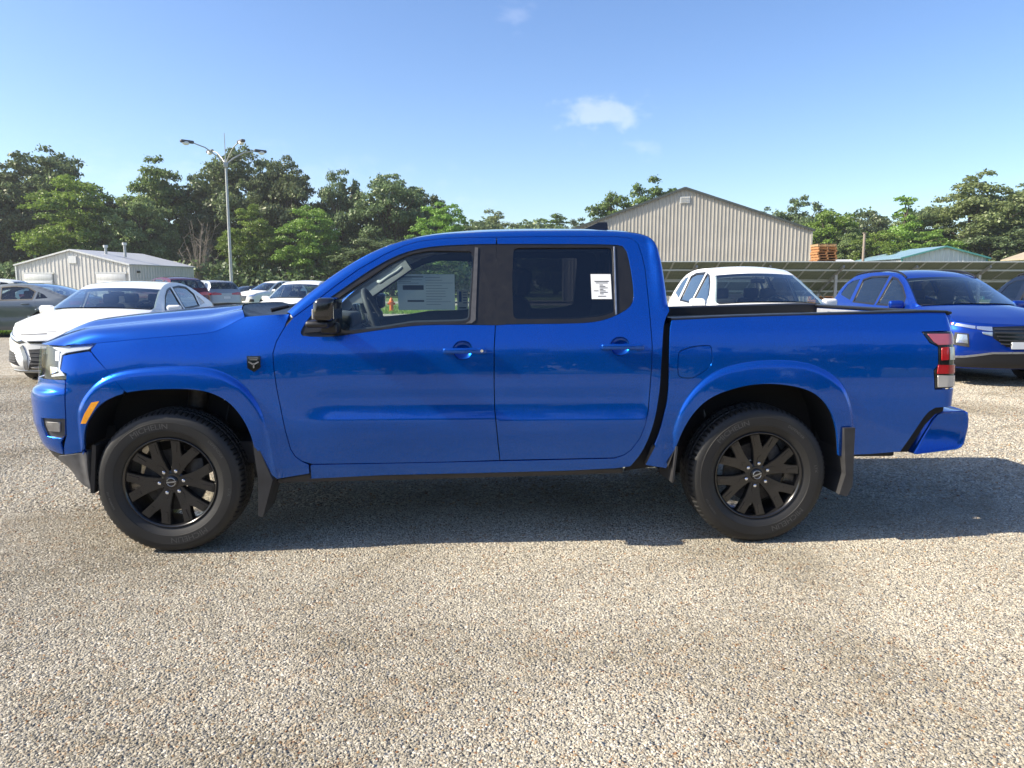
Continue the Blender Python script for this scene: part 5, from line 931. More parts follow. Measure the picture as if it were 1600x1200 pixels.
# doors
tf = chaikin(T_trim_f, 1); tr_ = chaikin(T_trim_r, 1)
doorF = T_door_f[:10] + T_door_f[10:] + [(.140, 1.2255)] + tf[::-1]
doorR = T_door_r[:] + tr_[::-1]
gf = fillet(T_glass_f, .03); grr = fillet(T_glass_r, .03)
CUPF = chaikin(T_cup_f, 2, True); dxc = (T_handle_r[0][0] - T_handle_f[0][0]); CUPR = [(a + dxc + .002, b + .0185) for a, b in CUPF]
def cup_surf(poly, depth):
    cx_ = sum(p[0] for p in poly) / len(poly); cz_ = sum(p[1] for p in poly) / len(poly)
    def f(s, z, off=0.):
        r = np.hypot((s - cx_) / .056, (z - cz_) / .05); return truck_surf(s, z, off - depth * np.clip(1 - r ** 2, 0, 1) ** .8)
    return f
def rr_poly(x0, x1, z0, z1, r, n=4):
    o = []
    for cx_, cz_, a0 in ((x1 - r, z1 - r, 0), (x0 + r, z1 - r, 90), (x0 + r, z0 + r, 180), (x1 - r, z0 + r, 270)):
        for k in range(n + 1): a = rad(a0 + 90 * k / n); o.append((cx_ + r * math.cos(a), cz_ + r * math.sin(a)))
    return o
for nm, poly, cup, hnd, trm, gls, gm in (('front_door', doorF, CUPF, T_handle_f, T_trim_f, gf, 'glass_clear'), ('rear_door', doorR, CUPR, T_handle_r, T_trim_r, grr, 'glass_privacy')):
    for mr in (False, True):
        d = put(nm, panel_mesh(nm, poly, truck_surf, holes=[cup], grid=.02, mirror=mr), truck, BL)
        put('handle_cup', panel_mesh('handle_cup', cup, cup_surf(cup, .03), grid=.008, mirror=mr, inset=0., flange=0), d, BL)
        x0, x1 = hnd[0][0], hnd[1][0]; zc = (hnd[0][1] + hnd[2][1]) / 2; p0 = side_pt(x0, zc); p1 = side_pt(x1, zc)
        sg = -1 if mr else 1; bm = bmesh.new(); ym = (p0[1] + p1[1]) / 2
        bx(bm, ((x0 + x1) / 2 - .02, (ym - .022) * sg, zc), (x1 - x0 - .045, .022, .030), None, .009, 3); bx(bm, (x0 + .014, (ym - .008) * sg, zc), (.03, .03, .028), None, .006, 2); bx(bm, (x1 - .028, (ym - .014) * sg, zc), (.052, .036, .032), None, .008, 3)
        h = put('handle', bm_mesh('handle', bm, 40), d, BL)
        if nm == 'front_door':
            bm = bmesh.new(); tube(bm, [(x1 - .028, (ym - .030) * sg, zc), (x1 - .028, (ym - .0345) * sg, zc)], .008, 12); put('key_lock', bm_mesh('key_lock', bm, 40), d, 'chrome')
        put('window_trim', panel_mesh('window_trim', trm, truck_surf, holes=[gls], off=-.004, grid=.03, mirror=mr, flange=.022, inset=-.001), d, 'black_trim')
        put('window_glass', panel_mesh('window_glass', gls, truck_surf, off=-.015, grid=.05, mirror=mr, flange=0, inset=-.008), d, gm)
        put('inner_lining', panel_mesh('inner_lining', (T_door_f if nm == 'front_door' else T_door_r), truck_surf, holes=[inset_poly(list(gls), -.004)], off=-.055, grid=.05, mirror=mr, flange=.012, inset=-.012), d, 'interior_dark')
        if nm == 'rear_door': put('window_strip', panel_mesh('window_strip', T_chrome_r, truck_surf, off=.002, grid=.03, mirror=mr, inset=0, flange=.006), d, 'alu')
        else: put('window_seal', panel_mesh('window_seal', T_seal_f, truck_surf, off=.001, grid=.03, mirror=mr, inset=0, flange=.008), d, 'grey_plastic')
panel('pillar_lining', SIL + [(1.06, 1.30), (1.0, 1.0), (.94, .55), (-.86, .45), (-1.0, .6), (-1.03, 1.1), (-.96, 1.24)], truck_surf, 'interior_grey', truck, holes=[inset_poly(T_door_f[1:10] + T_door_f[10:23] + T_door_r[17:0:-1], .03)], off=-.06, grid=.06, flange=.0, inset=.006)
# top of the cab lofted between the two rails
E0 = [side_pt(a, b) for a, b in SIL]
def top_rows(i0, i1, base_off=0., nv=25, inset=.0):
    rows = []
    for i in range(i0, i1):
        x, y, z = E0[i]; k = i / (len(E0) - 1); row = []
        bx_ = np.interp(x, [-.98, -.35, .1, .9, 1.1], [-.09, -.05, 0., .02, .05]); cz_ = np.interp(x, [-.98, -.35, .1, .9, 1.1], [.0, .03, .045, .04, 0.])
        for v in np.linspace(-1, 1, nv):
            f = 1 - v * v; row.append((x + bx_ * f, (abs(y) - inset) * v, z + cz_ * f + base_off))
        rows.append(row)
    return rows
iw = next(i for i, p in enumerate(SIL) if p[0] > -.40); irr = next(i for i, p in enumerate(SIL) if p[0] > 1.0)
ws = loft('windshield', top_rows(0, iw + 1), 'glass_shield', truck)
loft('windshield_frit', top_rows(iw - 2, iw + 1, -.006), 'void_black', ws)
loft('roof', top_rows(iw, irr + 1), BL, truck)
loft('headliner', top_rows(iw - 1, irr, -.05, inset=.05), 'headliner', truck)
rw = top_rows(irr, len(E0)); lastr = np.array(rw[-1]); rw.append((lastr - [0, 0, .35]).tolist()); rw.append((lastr - [0, 0, .85]).tolist())
loft('cab_back', rw, BL, truck)
rg_ = [[(x + .004, y * .78, z) for x, y, z in r[3:-3]] for r in top_rows(irr + 4, len(E0) - 3)]; loft('rear_window', rg_, 'black_gloss', truck)
# hood, cowl
HSEAM = np.array([p for p in fseam]); 
def hood_rows(nu=40, nv=121):
    rows = []; sv = np.linspace(-1, 1, nv)
    sfr = lambda v: -2.09 + (SMIN + 2.09) * (1 - abs(v)) ** .9
    Fv = np.array([wrap(np.array([sfr(v)]), np.array([1.118 if abs(v) < .99 else 1.124]), -.004)[0] * ([1, 1, 1] if v <= 0 else [1, -1, 1]) for v in sv])
    e1 = side_pt(-1.19, 1.269); Rv = np.array([(e1[0] - .17 * (1 - v * v), abs(e1[1]) * v, 1.269) for v in sv])
    hv = np.interp(np.abs(sv), [0, .40, .50, .56, .62, .66, .72, .80, .86, .91, .95, .978, 1.], [.094, .091, .088, .084, .070, .061, .058, .060, .058, .051, .038, .022, 0.])
    for u in np.linspace(0, 1, nu):
        L = Fv * (1 - u) + Rv * u; xs = L[0, 0]; zs = np.interp(xs, HSEAM[:, 0], HSEAM[:, 1]); pe = side_pt(xs, zs, -.003)
        dz = (pe[2] - L[0, 2]); dy = abs(pe[1]) / max(1e-6, abs(L[0, 1]))
        w = np.abs(sv) ** 3; L[:, 2] += dz * w; L[:, 1] *= 1 + (dy - 1) * np.abs(sv)
        A = float(sstep(-.02, .26, u)) ** .8 * (1 - .42 * u ** 2); L[:, 2] += A * hv; L[:, 0] += .0
        rows.append(L.tolist())
    return rows
HR = hood_rows(); hood = loft('hood', HR, BL, truck)
# rolled edge under the hood's rim
rim = [[p, (p[0], p[1] * .985, p[2] - .03)] for p in [r[0] for r in HR]]; loft('hood_edge', rim, BL, hood, flip=True); rim2 = [[p, (p[0], p[1] * .985, p[2] - .03)] for p in [r[-1] for r in HR]]; loft('hood_edge', rim2, BL, hood)
back = [p for p in HR[-1]]; wsb = np.array(top_rows(0, 1, nv=121)[0])
cw = [[(p[0] + .004, p[1] * .995, p[2] - .004) for p in back], [(p[0] + .03, p[1], p[2] - .022) for p in back], ((np.array(back) * .4 + wsb * .6) - [0, 0, .045]).tolist(), (wsb - [0, 0, .012]).tolist()]
cowl = loft('cowl', cw, 'black_trim', truck)
for k, yy in enumerate((-.62, -.05)):
    bm = bmesh.new(); tube(bm, [(-1.10, yy, 1.295), (-1.02, yy + .05, 1.315), (-1.0, yy + .55, 1.335)], [.012, .01, .006], 6); put('wiper', bm_mesh('wiper', bm, 40), truck, 'black_trim')
bm = bmesh.new()
for v in (0,):
    prof = [(.70, 1.778), (.78, 1.812), (.83, 1.836), (.885, 1.838), (.893, 1.778)]
    vs = [[bm.verts.new((x, sy * (.022 if z < 1.8 else .008), z)) for x, z in prof] for sy in (-1, 1)]
    bm.faces.new(vs[0]); bm.faces.new(vs[1][::-1])
    for i in range(5): j = (i + 1) % 5; bm.faces.new((vs[0][i], vs[0][j], vs[1][j], vs[1][i]))
put('antenna_fin', bm_mesh('antenna_fin', bm, 50), truck, 'black_gloss')
# bed
br = [p for p in ar_in][::-1]
bed = [(1.092, 1.250), (1.449, 1.266), (1.986, 1.280), (2.604, 1.295), (2.66, 1.286), (2.705, 1.235), (2.735, 1.188), (2.588, 1.186), (2.484, 1.183), (2.526, 1.124), (2.573, 1.103), (2.575, 1.001), (2.551, .974), (2.562, .868), (2.64, .869), (2.735, .869), (2.735, .775), (2.651, .767), (2.575, .763), (2.54, .74), (2.516, .707), (2.459, .6), (2.41, .511), (2.239, .498), (2.083, .494)] + br + [(.964, .451)] + chaikin(T_bed_front[:-1], 1)[::-1][1:]
fuel = chaikin(T_fuel, 1, True)
for mr in (False, True):
    bs = put('bed_side', panel_mesh('bed_side', bed, truck_surf, holes=[] if mr else [fuel], grid=.02, mirror=mr, extra=FLX), truck, BL)
    if not mr: put('fuel_door', panel_mesh('fuel_door', fuel, truck_surf, off=-.0015, grid=.02, inset=.0015, flange=.02), bs, BL)
    tl = put('tail_light', panel_mesh('tail_light', T_taillight[:2] + [(2.735, 1.184), (2.735, .875)] + T_taillight[6:], truck_surf, off=.000, grid=.015, mirror=mr, inset=.001, flange=.03), truck, 'black_gloss')
    for q, mt, nme in ((T_tl_top[:1] + [(2.72, 1.173), (2.72, 1.118)] + T_tl_top[3:], 'pink_lens', 'brake_lens'), (T_tl_mid, 'red_lens', 'turn_lens'), ([(2.64, 1.10), (2.72, 1.10), (2.72, 1.03), (2.64, 1.03)], 'clear_lens', 'side_lens'), ([T_tl_red[0], (2.72, 1.0), (2.72, .955), T_tl_red[3]], 'red_lens', 'brake_lens'), ([T_tl_clear[0], (2.72, .94), (2.70, .885), T_tl_clear[3]], 'clear_lens', 'reverse_lens')):
        put(nme, panel_mesh(nme, q, truck_surf, off=.005, grid=.015, mirror=mr, inset=0, flange=.008), tl, mt)
    sg = 1 if mr else -1
    bm = bmesh.new(); zt = lambda x: np.interp(x, [1.089, 1.449, 1.986, 2.604, 2.66], [1.254, 1.268, 1.282, 1.298, 1.292])
    xs = np.linspace(1.095, 2.645, 14); prof = [(.845, -.006), (.845, .001), (.835, .005), (.74, .005), (.722, -.004), (.722, -.062), (.735, -.062)]
    rings = [[bm.verts.new((x, sg * y, zt(x) + z)) for y, z in prof] for x in xs]
    for a, b in zip(rings, rings[1:]):
        for j in range(len(prof) - 1): bm.faces.new((a[j], a[j + 1], b[j + 1], b[j]))
    bm.faces.new(rings[0]); bm.faces.new(rings[-1][::-1])
    put('bed_rail', bm_mesh('bed_rail', bm, 40), truck, 'black_trim')
    wl = box('bed_wall', (1.875, sg * .745, 1.11), (1.55, .03, .24), truck, 'bedliner')
    tb = tube_obj('tie_down_rail', [(1.2, sg * .722, 1.165), (2.45, sg * .722, 1.19)], .012, wl, 'alu', 6)
    for xx in (1.22, 1.27, 2.2):
        bm = bmesh.new(); tube(bm, [(xx, sg * .73, 1.19), (xx, sg * .71, 1.19)], .013, 10); put('tie_down_bolt', bm_mesh('tie_down_bolt', bm, 40), wl, 'black_trim')
box('bed_floor', (1.88, 0, .74), (1.56, 1.06, .04), truck, 'black_plastic'); box('bed_front_wall', (1.12, 0, 1.0), (.03, 1.5, .5), truck, BL)
tg = box('tailgate', (2.672, 0, 1.025), (.055, 1.60, .50), truck, BL, None, .012)
box('tailgate_cap', (2.664, 0, 1.284), (.07, 1.60, .018), tg, 'black_trim', None, .008); box('tailgate_liner', (2.638, 0, 1.10), (.012, 1.40, .33), tg, 'bedliner', None, .004)
box('tailgate_handle', (2.703, 0, 1.12), (.012, .22, .07), tg, 'black_plastic', None, .004)
for k in range(9): box('liner_slot', (2.630, -.55 + k * .13, 1.235), (.006, .05, .022), tg, 'void_black')
# rear bumper wraps round the corners
prof = [(2.487, .499), (2.585, .69), (2.612, .723), (2.644, .738), (2.764, .744), (2.786, .732), (2.793, .70), (2.795, .648), (2.78, .552), (2.765, .53), (2.737, .519), (2.503, .492)]
rows = []
for y, sc, dx in ((-.865, .86, -.012), (-.875, .95, -.004), (-.872, .99, 0.), (-.84, 1., .006), (-.7, 1., .02), (-.35, 1., .04), (0, 1., .045), (.35, 1., .04), (.7, 1., .02), (.84, 1., .006), (.872, .99, 0), (.875, .95, -.004), (.865, .86, -.012)):
    cx_, cz_ = 2.66, .62; rows.append([(cx_ + (x - cx_) * sc + dx * (1 if x > 2.6 else 0), y, cz_ + (z - cz_) * sc) for x, z in prof + prof[:1]])
rb = loft('rear_bumper', rows, BL, truck, flip=True)
bmx = bmesh.new(); bmx.from_mesh(rb.data)
for sgn in (-1, 1):
    ev = [v for v in bmx.verts if abs(v.co.y - sgn * .865) < 1e-4]; bmx.faces.new(ev[:-1] if sgn < 0 else ev[:-1][::-1])
bmesh.ops.remove_doubles(bmx, verts=bmx.verts, dist=1e-5); rb.data = bm_mesh('rear_bumper', bmx, 42); rb.data.materials.append(MATS[BL])
box('bumper_step', (2.71, 0, .752), (.12, 1.3, .016), rb, 'black_plastic', None, .004)
panel('bumper_gap', [(2.39, .50), (2.44, .59), (2.50, .70), (2.53, .752), (2.575, .775), (2.66, .775), (2.66, .74), (2.60, .72), (2.55, .66), (2.47, .50)], truck_surf, 'void_black', truck, off=-.03, grid=.05)
panel('bed_gap_filler', [(.86, .40), (.94, .60), (1.0, .75), (1.02, 1.2), (1.10, 1.24), (1.10, .80), (1.08, .60), (1.06, .43)], truck_surf, 'void_black', truck, off=-.05, grid=.08)
panel('stone_guard', [(.958, .455), (.965, .452), (1.018, .56), (1.012, .57), (.995, .56)], truck_surf, 'black_trim', truck, off=.002, grid=.03)
# badge on the fender: dark shield with a three-armed mark and two lines of small print
for mr in (False, True):
    bd = put('badge', panel_mesh('badge', T_badge, truck_surf, off=.005, grid=.02, mirror=mr, inset=0, flange=.008), truck, 'black_gloss'); sg = 1 if mr else -1
    yb = abs(side_pt(-1.127, 1.03)[1]) + .0065; bm = bmesh.new()
    for a, b in (((-1.127, 1.03), (-1.127, .996)), ((-1.127, 1.022), (-1.153, 1.037)), ((-1.127, 1.022), (-1.101, 1.037))): bar(bm, (a[0], sg * yb, a[1]), (b[0], sg * yb, b[1]), .007, .002, (0, 1, 0))
    for zz, w in ((1.057, .05), (1.048, .04)): bar(bm, (-1.127 - w / 2, sg * yb, zz), (-1.127 + w / 2, sg * yb, zz), .004, .002, (0, 1, 0))
    put('badge_mark', bm_mesh('badge_mark', bm), bd, 'steel')
# wheels
def text_mesh(body, size, extrude=.0015, align='CENTER'):
    cu = bpy.data.curves.new('text', 'FONT'); cu.body = body; cu.size = size; cu.extrude = extrude; cu.align_x = align; cu.align_y = 'CENTER'; cu.resolution_u = 2
    ob = bpy.data.objects.new('text', cu); COL.objects.link(ob); dg = bpy.context.evaluated_depsgraph_get(); me = bpy.data.meshes.new_from_object(ob.evaluated_get(dg)); bpy.data.objects.remove(ob); bpy.data.curves.remove(cu); return me
TYRE_PROF = [(.243, .1), (.30, .131), (.33, .1325), (.357, .128), (.374, .118), (.3835, .104), (.3868, .085), (.3872, .066), (.3795, .064), (.3795, .052), (.3875, .05), (.3878, .018), (.380, .016), (.380, .004)]
TYRE_PROF = [(.243, -.100), (.249, -.111), (.262, -.119), (.285, -.1285), (.286, -.1305), (.30, -.132), (.333, -.1325), (.334, -.1305), (.345, -.129), (.357, -.126), (.366, -.121), (.375, -.113), (.3825, -.1015), (.3862, -.085), (.3868, -.066), (.3795, -.064), (.3795, -.052), (.3872, -.05), (.3875, -.018), (.380, -.016), (.380, -.004), (.3875, -.002), (.3875, .016), (.380, .018), (.380, .03), (.3872, .032), (.3868, .066), (.3862, .085), (.3825, .1015), (.375, .113), (.357, .126), (.333, .1325), (.285, .1285), (.249, .111), (.243, .100)]
def groove(j, k):
    ph = k % 4
    if 11 <= j <= 14: return (.009 if j > 11 else .004) if ph == 0 else 0
    if 27 <= j <= 29: return .005 if ph == 2 else 0
    if j in (17, 18, 21, 22, 25, 26): return .006 if (k + j) % 5 == 1 else 0
    return 0
def make_wheel():
    w = empty('wheel'); me = None
    V, F = lathe_y(TYRE_PROF, 320, groove); ty = put('tyre', mesh_pd('tyre', V, F, True), w, 'rubber'); ty.data.set_sharp_from_angle(angle=rad(28))
    def arc_text(body, size, r, ang, gap=1.):
        tm = text_mesh(body, size, .0008); 
        for v in tm.vertices:
            a = rad(ang) - v.co.x * gap / r; rr = r + v.co.y; v.co = (rr * math.cos(a), -(.1318 + (.0008 if v.co.z > 0 else -.002)) + 0., rr * math.sin(a))
        tm.update(); put('sidewall_lettering', tm, w, 'rubber_mark')
    arc_text('MICHELIN', .040, .352 - .042, 100, 1.15); arc_text('MICHELIN', .040, .352 - .042, 282, 1.15); arc_text('DEFENDER', .020, .318, 30, 1.2); arc_text('265/60R18 110T', .014, .318, 190, 1.1); arc_text('LTX', .02, .318, 345, 1.2)
    rp = [(.243, -.103), (.2475, -.112), (.2445, -.117), (.239, -.115), (.2345, -.108), (.2305, -.10), (.226, -.08), (.219, -.04), (.214, .02), (.214, .10), (.243, .108), (.243, .103)]
    V, F = lathe_y(rp, 96); rm = put('rim', mesh_pd('rim', V, F, True), w, 'rim_black')
    bm = bmesh.new()
    yf = lambda r: -np.interp(r, [0, .05, .10, .16, .232], [.083, .083, .088, .097, .104])
    def prism(poly, d0=.0, depth=.045):
        top = [bm.verts.new((x, float(yf(math.hypot(x, z))) + d0, z)) for x, z in poly]; bot = [bm.verts.new((x * 1.0, float(yf(math.hypot(x, z))) + d0 + depth, z * 1.0)) for x, z in poly]
        n = len(poly); f = bm.faces.new(top); bm.faces.new(bot[::-1])
        for i in range(n): j = (i + 1) % n; bm.faces.new((top[i], bot[i], bot[j], top[j]))
    for k in range(1):
        a = 0.
        def R_(r, t): return (r * math.cos(a + t), r * math.sin(a + t))
        half = [R_(.05, .5), R_(.095, .36), R_(.135, .33), R_(.18, .345), R_(.2315, .365), R_(.2315, .15), R_(.185, .085)]; hm_ = [(x, -z) for x, z in half]
        prism(half + [R_(.158, 0)] + hm_[::-1])
        for sg in (-1, 1): prism([R_(.165, sg * .17), R_(.222, sg * .195), R_(.222, sg * .32), R_(.165, sg * .285)][::sg], -.0035, .02)
        prism([R_(.05, -.3), R_(.098, -.15), R_(.118, 0), R_(.098, .15), R_(.05, .3)], -.003, .03)
    bmesh.ops.remove_doubles(bm, verts=bm.verts, dist=1e-5)
    bmesh.ops.recalc_face_normals(bm, faces=bm.faces); bmesh.ops.bevel(bm, geom=[e for e in bm.edges if e.is_manifold and e.calc_face_angle(0) > 1.0], offset=.0028, segments=2, affect='EDGES'); sm_ = bm_mesh('spoke', bm, 40); sm_.materials.append(MATS['rim_black'])
    for k in range(6): so = put('spoke', sm_, w); so.rotation_euler = (0, rad(60 * k), 0)
    V, F = lathe_y([(.001, -.081), (.043, -.083), (.058, -.080), (.066, -.07), (.07, -.04)], 36); put('hub', mesh_pd('hub', V, F, True), w, 'rim_black')
    V, F = lathe_y([(.001, -.093), (.028, -.093), (.0315, -.091), (.0335, -.084)], 32); cp = put('centre_cap', mesh_pd('centre_cap', V, F, True), w, 'black_gloss')
    return w, rm
def finish_wheel(w, rm):
    bm = bmesh.new()
    for a0, a1 in ((20, 160), (200, 340)): tube(bm, [(.022 * math.cos(rad(a)), -.0945, .022 * math.sin(rad(a))) for a in np.linspace(a0, a1, 14)], .0022, 6)
    bar(bm, (-.025, -.0945, 0), (.025, -.0945, 0), .0065, .003, (0, 1, 0)); put('cap_emblem', bm_mesh('cap_emblem', bm, 40), w, 'alu')
    bm = bmesh.new(); tube(bm, [(0, -.080, 0), (0, -.094, 0), (0, -.097, 0)], [.0095, .0095, .006], 8); nm = bm_mesh('lug_nut', bm, 40)
    for k in range(6):
        a = rad(60 * k); o = put('lug_nut', nm, w); o.location = (.064 * math.cos(a), 0, .064 * math.sin(a))
    nm.materials.append(MATS['chrome'])
    V, F = lathe_y([(.07, -.02), (.075, -.035), (.168, -.035), (.168, -.008), (.07, -.008)], 48); put('brake_disc', mesh_pd('brake_disc', V, F), w, 'cast_iron')
    bm = bmesh.new(); bx(bm, (.135, -.03, .03), (.075, .07, .16), None, .012); put('brake_caliper', bm_mesh('brake_caliper', bm, 35), w, 'cast_iron')
w0, r0 = make_wheel(); finish_wheel(w0, r0); w0.parent = truck
WY = -.774
for i, (x, y, rz, an) in enumerate(((-1.6, WY, 0, -6), (1.6, WY, 0, -22), (-1.6, -WY, math.pi, 40), (1.6, -WY, math.pi, 10))):
    w = w0 if i == 0 else copy_tree(w0, truck); w.location = (x, y, .387); w.rotation_euler = (0, rad(an), rz)
# wheel wells, flaps, underside
for cur in (af_in, ar_in):
    for sg in (-1, 1):
        c2 = [(a, b + .015) for a, b in cur]; rows = [[(a, sg * .895, b) for a, b in c2], [(a, sg * .86, b + .03) for a, b in c2], [(a, sg * .55, b + .03) for a, b in c2]]
        wl = loft('wheel_liner', rows, 'void_black', truck); cx_ = sum(p[0] for p in c2) / len(c2)
        bm = bmesh.new(); bm.faces.new([bm.verts.new((a, sg * .56, b + .03)) for a, b in c2]); put('liner_wall', bm_mesh('liner_wall', bm), wl, 'void_black')
for sg in (-1, 1):
    for nm, pts, y0, y1, th in (('mud_flap', [(-1.15, .60), (-1.128, .60), (-1.055, .40), (-1.115, .195), (-1.14, .205), (-1.13, .40)], .62, .905, 0), ('mud_flap', [(2.05, .66), (2.112, .66), (2.118, .335), (2.09, .272), (2.045, .285), (2.075, .40)], .62, .93, 0), ('mud_flap', [(1.125, .56), (1.135, .56), (1.118, .36), (1.108, .36)], .70, .91, 0)):
        bm = bmesh.new(); a = [bm.verts.new((x, sg * y1, z)) for x, z in pts]; b = [bm.verts.new((x + (-.02 if x > 0 else -.01), sg * y0, z)) for x, z in pts]; n = len(pts)
        bm.faces.new(a); bm.faces.new(b[::-1])
        for i in range(n): j = (i + 1) % n; bm.faces.new((a[i], b[i], b[j], a[j]))
        put(nm, bm_mesh(nm, bm), truck, 'black_plastic')
    box('frame_rail', (.25, sg * .46, .47), (4.7, .09, .15), truck, 'underbody', None, .012)
    tube_obj('shock_absorber', [(1.45, sg * .55, .42), (1.35, sg * .52, .85)], .03, truck, 'alu', 8)
box('floor_pan', (-.25, 0, .52), (2.5, 1.50, .12), truck, 'underbody'); box('engine_block', (-1.65, 0, .72), (.9, .9, .55), truck, 'underbody', None, .05); box('fuel_tank', (.35, -.25, .42), (1.0, .5, .14), truck, 'underbody', None, .04)
tube_obj('rear_axle', [(1.6, -.66, .387), (1.6, -.12, .387), (1.6, 0, .387), (1.6, .12, .387), (1.6, .66, .387)], [.045, .05, .13, .05, .045], truck, 'cast_iron'); tube_obj('front_axle', [(-1.6, -.66, .387), (-1.6, .66, .387)], .035, truck, 'cast_iron')
tube_obj('drive_shaft', [(-.6, 0, .45), (1.55, 0, .42)], .04, truck, 'steel'); tube_obj('exhaust', [(-.3, .28, .40), (.9, .30, .40), (2.2, .42, .44), (2.5, .6, .44)], .035, truck, 'steel'); box('spare_wheel', (2.2, 0, .6), (.6, .6, .18), truck, 'rubber', None, .08)
box('step_plate', (-.55, -.80, .393), (.12, .02, .012), truck, 'paper')
for sg in (-1, 1):
    box('splash_guard', (-1.985, sg * .72, .47), (.02, .36, .26), truck, 'void_black', Matrix.Rotation(rad(6), 3, 'Y')); box('inner_guard', (-2.10, sg * .62, .50), (.22, .02, .30), truck, 'void_black')
    st_ = tube_obj('suspension_strut', [(-1.58, sg * .60, .45), (-1.52, sg * .585, .92)], [.05, .055], truck, 'cast_iron', 12); box('spec_label', (-1.37, sg * .575, .80), (.055, .004, .03), st_, 'paper')
    tube_obj('brake_hose', [(-1.45, sg * .6, .5), (-1.38, sg * .66, .62), (-1.36, sg * .58, .78)], .008, truck, 'rubber', 6)
    bm = bmesh.new(); bar(bm, (-.87, sg * .76, 1.30), (-.44, sg * .635, 1.585), .075, .04, (0, 1, 0)); put('pillar_trim', bm_mesh('pillar_trim', bm), truck, 'interior_grey')
# door mirrors
for sg in (-1, 1):
    mi = empty('door_mirror', (0, 0, 0)); mi.parent = truck
    bm = bmesh.new(); vs = bx(bm, (-.715, sg * 1.02, 1.315), (.105, .185, .115), Matrix.Rotation(rad(sg * 6), 3, 'Z'), .028, 4)
    for v in bm.verts:
        if v.co.z > 1.33: v.co.x += (v.co.z - 1.33) * .35
    put('housing', bm_mesh('housing', bm, 50), mi, 'black_gloss')
    bm = bmesh.new(); bx(bm, (-.752, sg * 1.0, 1.240), (.115, .18, .036), Matrix.Rotation(rad(sg * 5), 3, 'Z'), .016, 3); bx(bm, (-.72, sg * .925, 1.215), (.09, .10, .055), None, .015, 2); put('mirror_arm', bm_mesh('mirror_arm', bm, 50), mi, 'black_trim')
    bm = bmesh.new(); bx(bm, (-.662, sg * 1.025, 1.312), (.004, .15, .088), Matrix.Rotation(rad(sg * 6), 3, 'Z'), .001); put('mirror_glass', bm_mesh('mirror_glass', bm), mi, 'chrome')
    bm = bmesh.new(); bx(bm, (-.764, sg * 1.03, 1.292), (.010, .13, .05), Matrix.Rotation(rad(sg * 8), 3, 'Z'), .004); put('turn_lamp', bm_mesh('turn_lamp', bm), mi, 'clear_lens')
panel('mirror_base', T_mirtri, truck_surf, 'black_trim', truck, off=.004, grid=.03, flange=.02)
# cab interior
box('cab_floor', (-.05, 0, .60), (2.1, 1.5, .04), truck, 'interior_dark'); dsh = empty('dashboard'); dsh.parent = truck
bm = bmesh.new(); bx(bm, (-.90, 0, 1.10), (.42, 1.44, .30), Matrix.Rotation(rad(8), 3, 'Y'), .06, 3); put('dash_body', bm_mesh('dash_body', bm, 40), dsh, 'interior_dark')
bm = bmesh.new(); bx(bm, (-.74, -.38, 1.235), (.16, .34, .09), None, .035, 3); put('instrument_hood', bm_mesh('instrument_hood', bm, 40), dsh, 'interior_dark')
bm = bmesh.new(); bx(bm, (-.71, .02, 1.24), (.03, .26, .16), Matrix.Rotation(rad(-12), 3, 'Y'), .01, 2); put('screen', bm_mesh('screen', bm, 40), dsh, 'black_gloss')
bm = bmesh.new(); bx(bm, (-.69, .38, 1.12), (.01, .10, .14), Matrix.Rotation(rad(-8), 3, 'Y'), .003, 2); put('air_vent', bm_mesh('air_vent', bm, 40), dsh, 'alu')
sw = empty('steering_wheel', (-.545, -.38, 1.235)); sw.parent = truck; sw.rotation_euler = (0, rad(-24), 0)
bm = bmesh.new(); tube(bm, [(0, .185 * math.cos(t), .185 * math.sin(t)) for t in np.linspace(0, 2 * math.pi, 33)], .016, 8, False); put('wheel_rim', bm_mesh('wheel_rim', bm, 50), sw, 'interior_dark')
bm = bmesh.new(); bx(bm, (-.02, 0, -.01), (.05, .15, .12), None, .02); bar(bm, (-.01, -.17, 0), (-.01, .17, 0), .05, .02); bar(bm, (-.01, 0, 0), (-.01, 0, -.17), .05, .02, (0, 1, 0)); put('wheel_hub', bm_mesh('wheel_hub', bm, 40), sw, 'interior_dark')
for yy in (-.38, .38):
    for xx, nm in ((.16, 'front_seat'), (.86, 'rear_seat')):
        st = empty(nm, (xx, yy, 0)); st.parent = truck
        bm = bmesh.new(); bx(bm, (-.22, 0, .80), (.50, .50, .18), None, .06, 3); put('cushion', bm_mesh('cushion', bm, 40), st, 'seat_cloth')
        bm = bmesh.new(); bx(bm, (.06, 0, 1.10), (.16, .48, .56), Matrix.Rotation(rad(14), 3, 'Y'), .06, 3); put('seat_back', bm_mesh('seat_back', bm, 40), st, 'seat_cloth')
        bm = bmesh.new(); bx(bm, (.15, 0, 1.45), (.10, .27, .17), Matrix.Rotation(rad(8), 3, 'Y'), .04, 3); put('headrest', bm_mesh('headrest', bm, 40), st, 'seat_cloth')
gh = tube_obj('grab_handle', [(-.66, .60, 1.46), (-.64, .57, 1.455), (-.58, .555, 1.495), (-.52, .575, 1.53), (-.49, .61, 1.56)], .014, truck, 'interior_grey', 8)
box('rear_view_mirror', (-.52, 0, 1.58), (.03, .24, .07), truck, 'black_trim', None, .012)
for sg in (1,): box('sun_visor', (-.32, .38, 1.66), (.30, .42, .02), truck, 'interior_grey', Matrix.Rotation(rad(-8), 3, 'Y'), .008); box('sun_visor', (-.32, -.38, 1.66), (.30, .42, .02), truck, 'interior_grey', Matrix.Rotation(rad(-8), 3, 'Y'), .008)
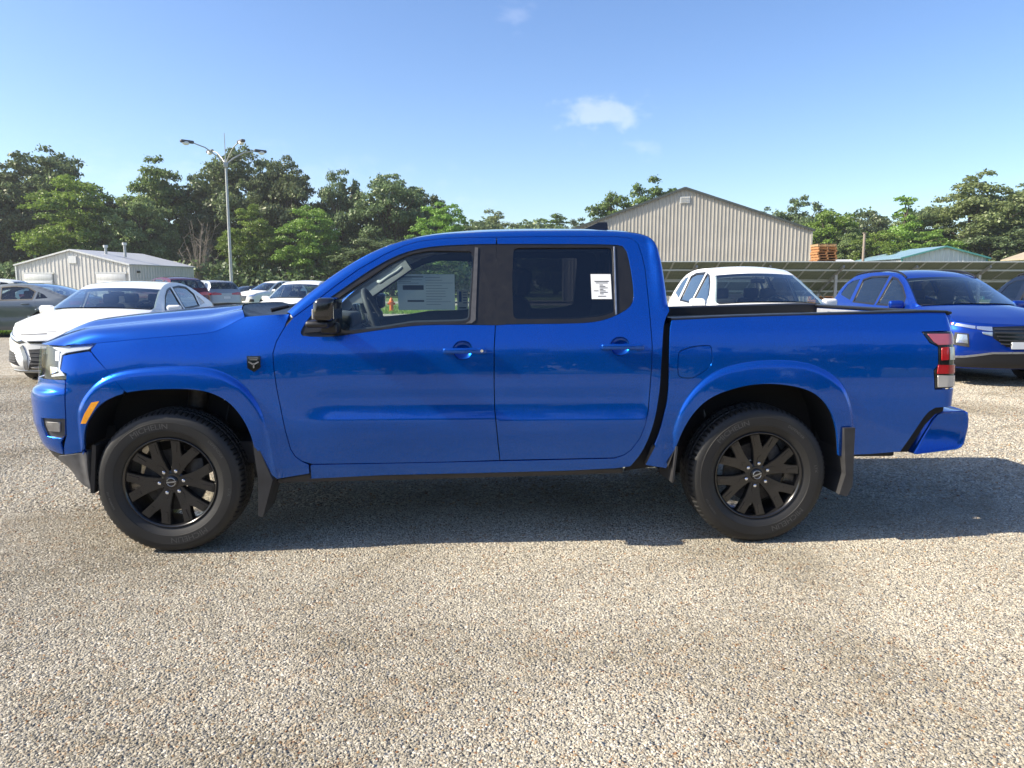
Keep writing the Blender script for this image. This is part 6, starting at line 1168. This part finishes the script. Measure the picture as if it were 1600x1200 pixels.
# paper stickers on the glass (things of their own that rest on the truck)
def flat_on(surf, s0, s1, z0, z1, off, mirror, lines, name, mat, inkmat):
    t = empty(name, (0, 0, 0)); put('sheet', panel_mesh('sheet', [(s0, z0), (s1, z0), (s1, z1), (s0, z1)], surf, off=off, grid=.06, inset=0, flange=0, mirror=mirror), t, mat)
    for a, b, c, d, im in lines: put('print', panel_mesh('print', [(a, c), (b, c), (b, d), (a, d)], surf, off=off + (.0012 if not mirror else -.0012), grid=.06, inset=0, flange=0, mirror=mirror), t, im)
    return t
ln = [(.685, .765, 1.455, 1.459, 'ink'), (.692, .758, 1.447, 1.450, 'ink'), (.680, .705, 1.404, 1.407, 'ink'), (.700, .745, 1.375, 1.378, 'ink')] + [(.712, .712 + .02 + .012 * ((k * 7) % 3), 1.436 - k * .008, 1.439 - k * .008, 'ink') for k in range(7)]
n1 = flat_on(truck_surf, .666, .777, 1.361, 1.496, -.010, False, ln, 'window_note', 'paper', 'ink'); tag(n1, 'white paper note with small black print on the dark rear door window', 'paper note')
rg = random.Random(8); ln = [(-.52, -.345, 1.492, 1.50, 'ink_grey'), (-.50, -.345, 1.40, 1.435, 'ink_grey'), (-.47, -.345, 1.31, 1.325, 'ink_grey')] + [(-.53, -.53 + rg.uniform(.08, .18), 1.485 - k * .012, 1.488 - k * .012, 'ink_grey') for k in range(4)] + [(-.33, -.33 + rg.uniform(.1, .2), 1.49 - k * .02, 1.493 - k * .02, 'ink_grey') for k in range(11)]
n2 = flat_on(truck_surf, -.54, -.115, 1.25, 1.515, -.026, True, ln, 'price_sheet', 'paper_thin', 'ink_grey'); tag(n2, 'large greyish price sheet taped inside the far front window', 'price sheet')
ln = [(-.085, -.065, 1.31, 1.39, 'ink_blue')] + [(-.055, -.025, 1.30 + k * .02, 1.306 + k * .02, 'ink_blue') for k in range(5)] + [(-.085, -.03, 1.262, 1.27, 'ink')]
n3 = flat_on(truck_surf, -.098, -.018, 1.25, 1.40, -.026, True, ln, 'fuel_label', 'paper', 'ink_blue'); tag(n3, 'small white label with blue print beside the large price sheet', 'label')
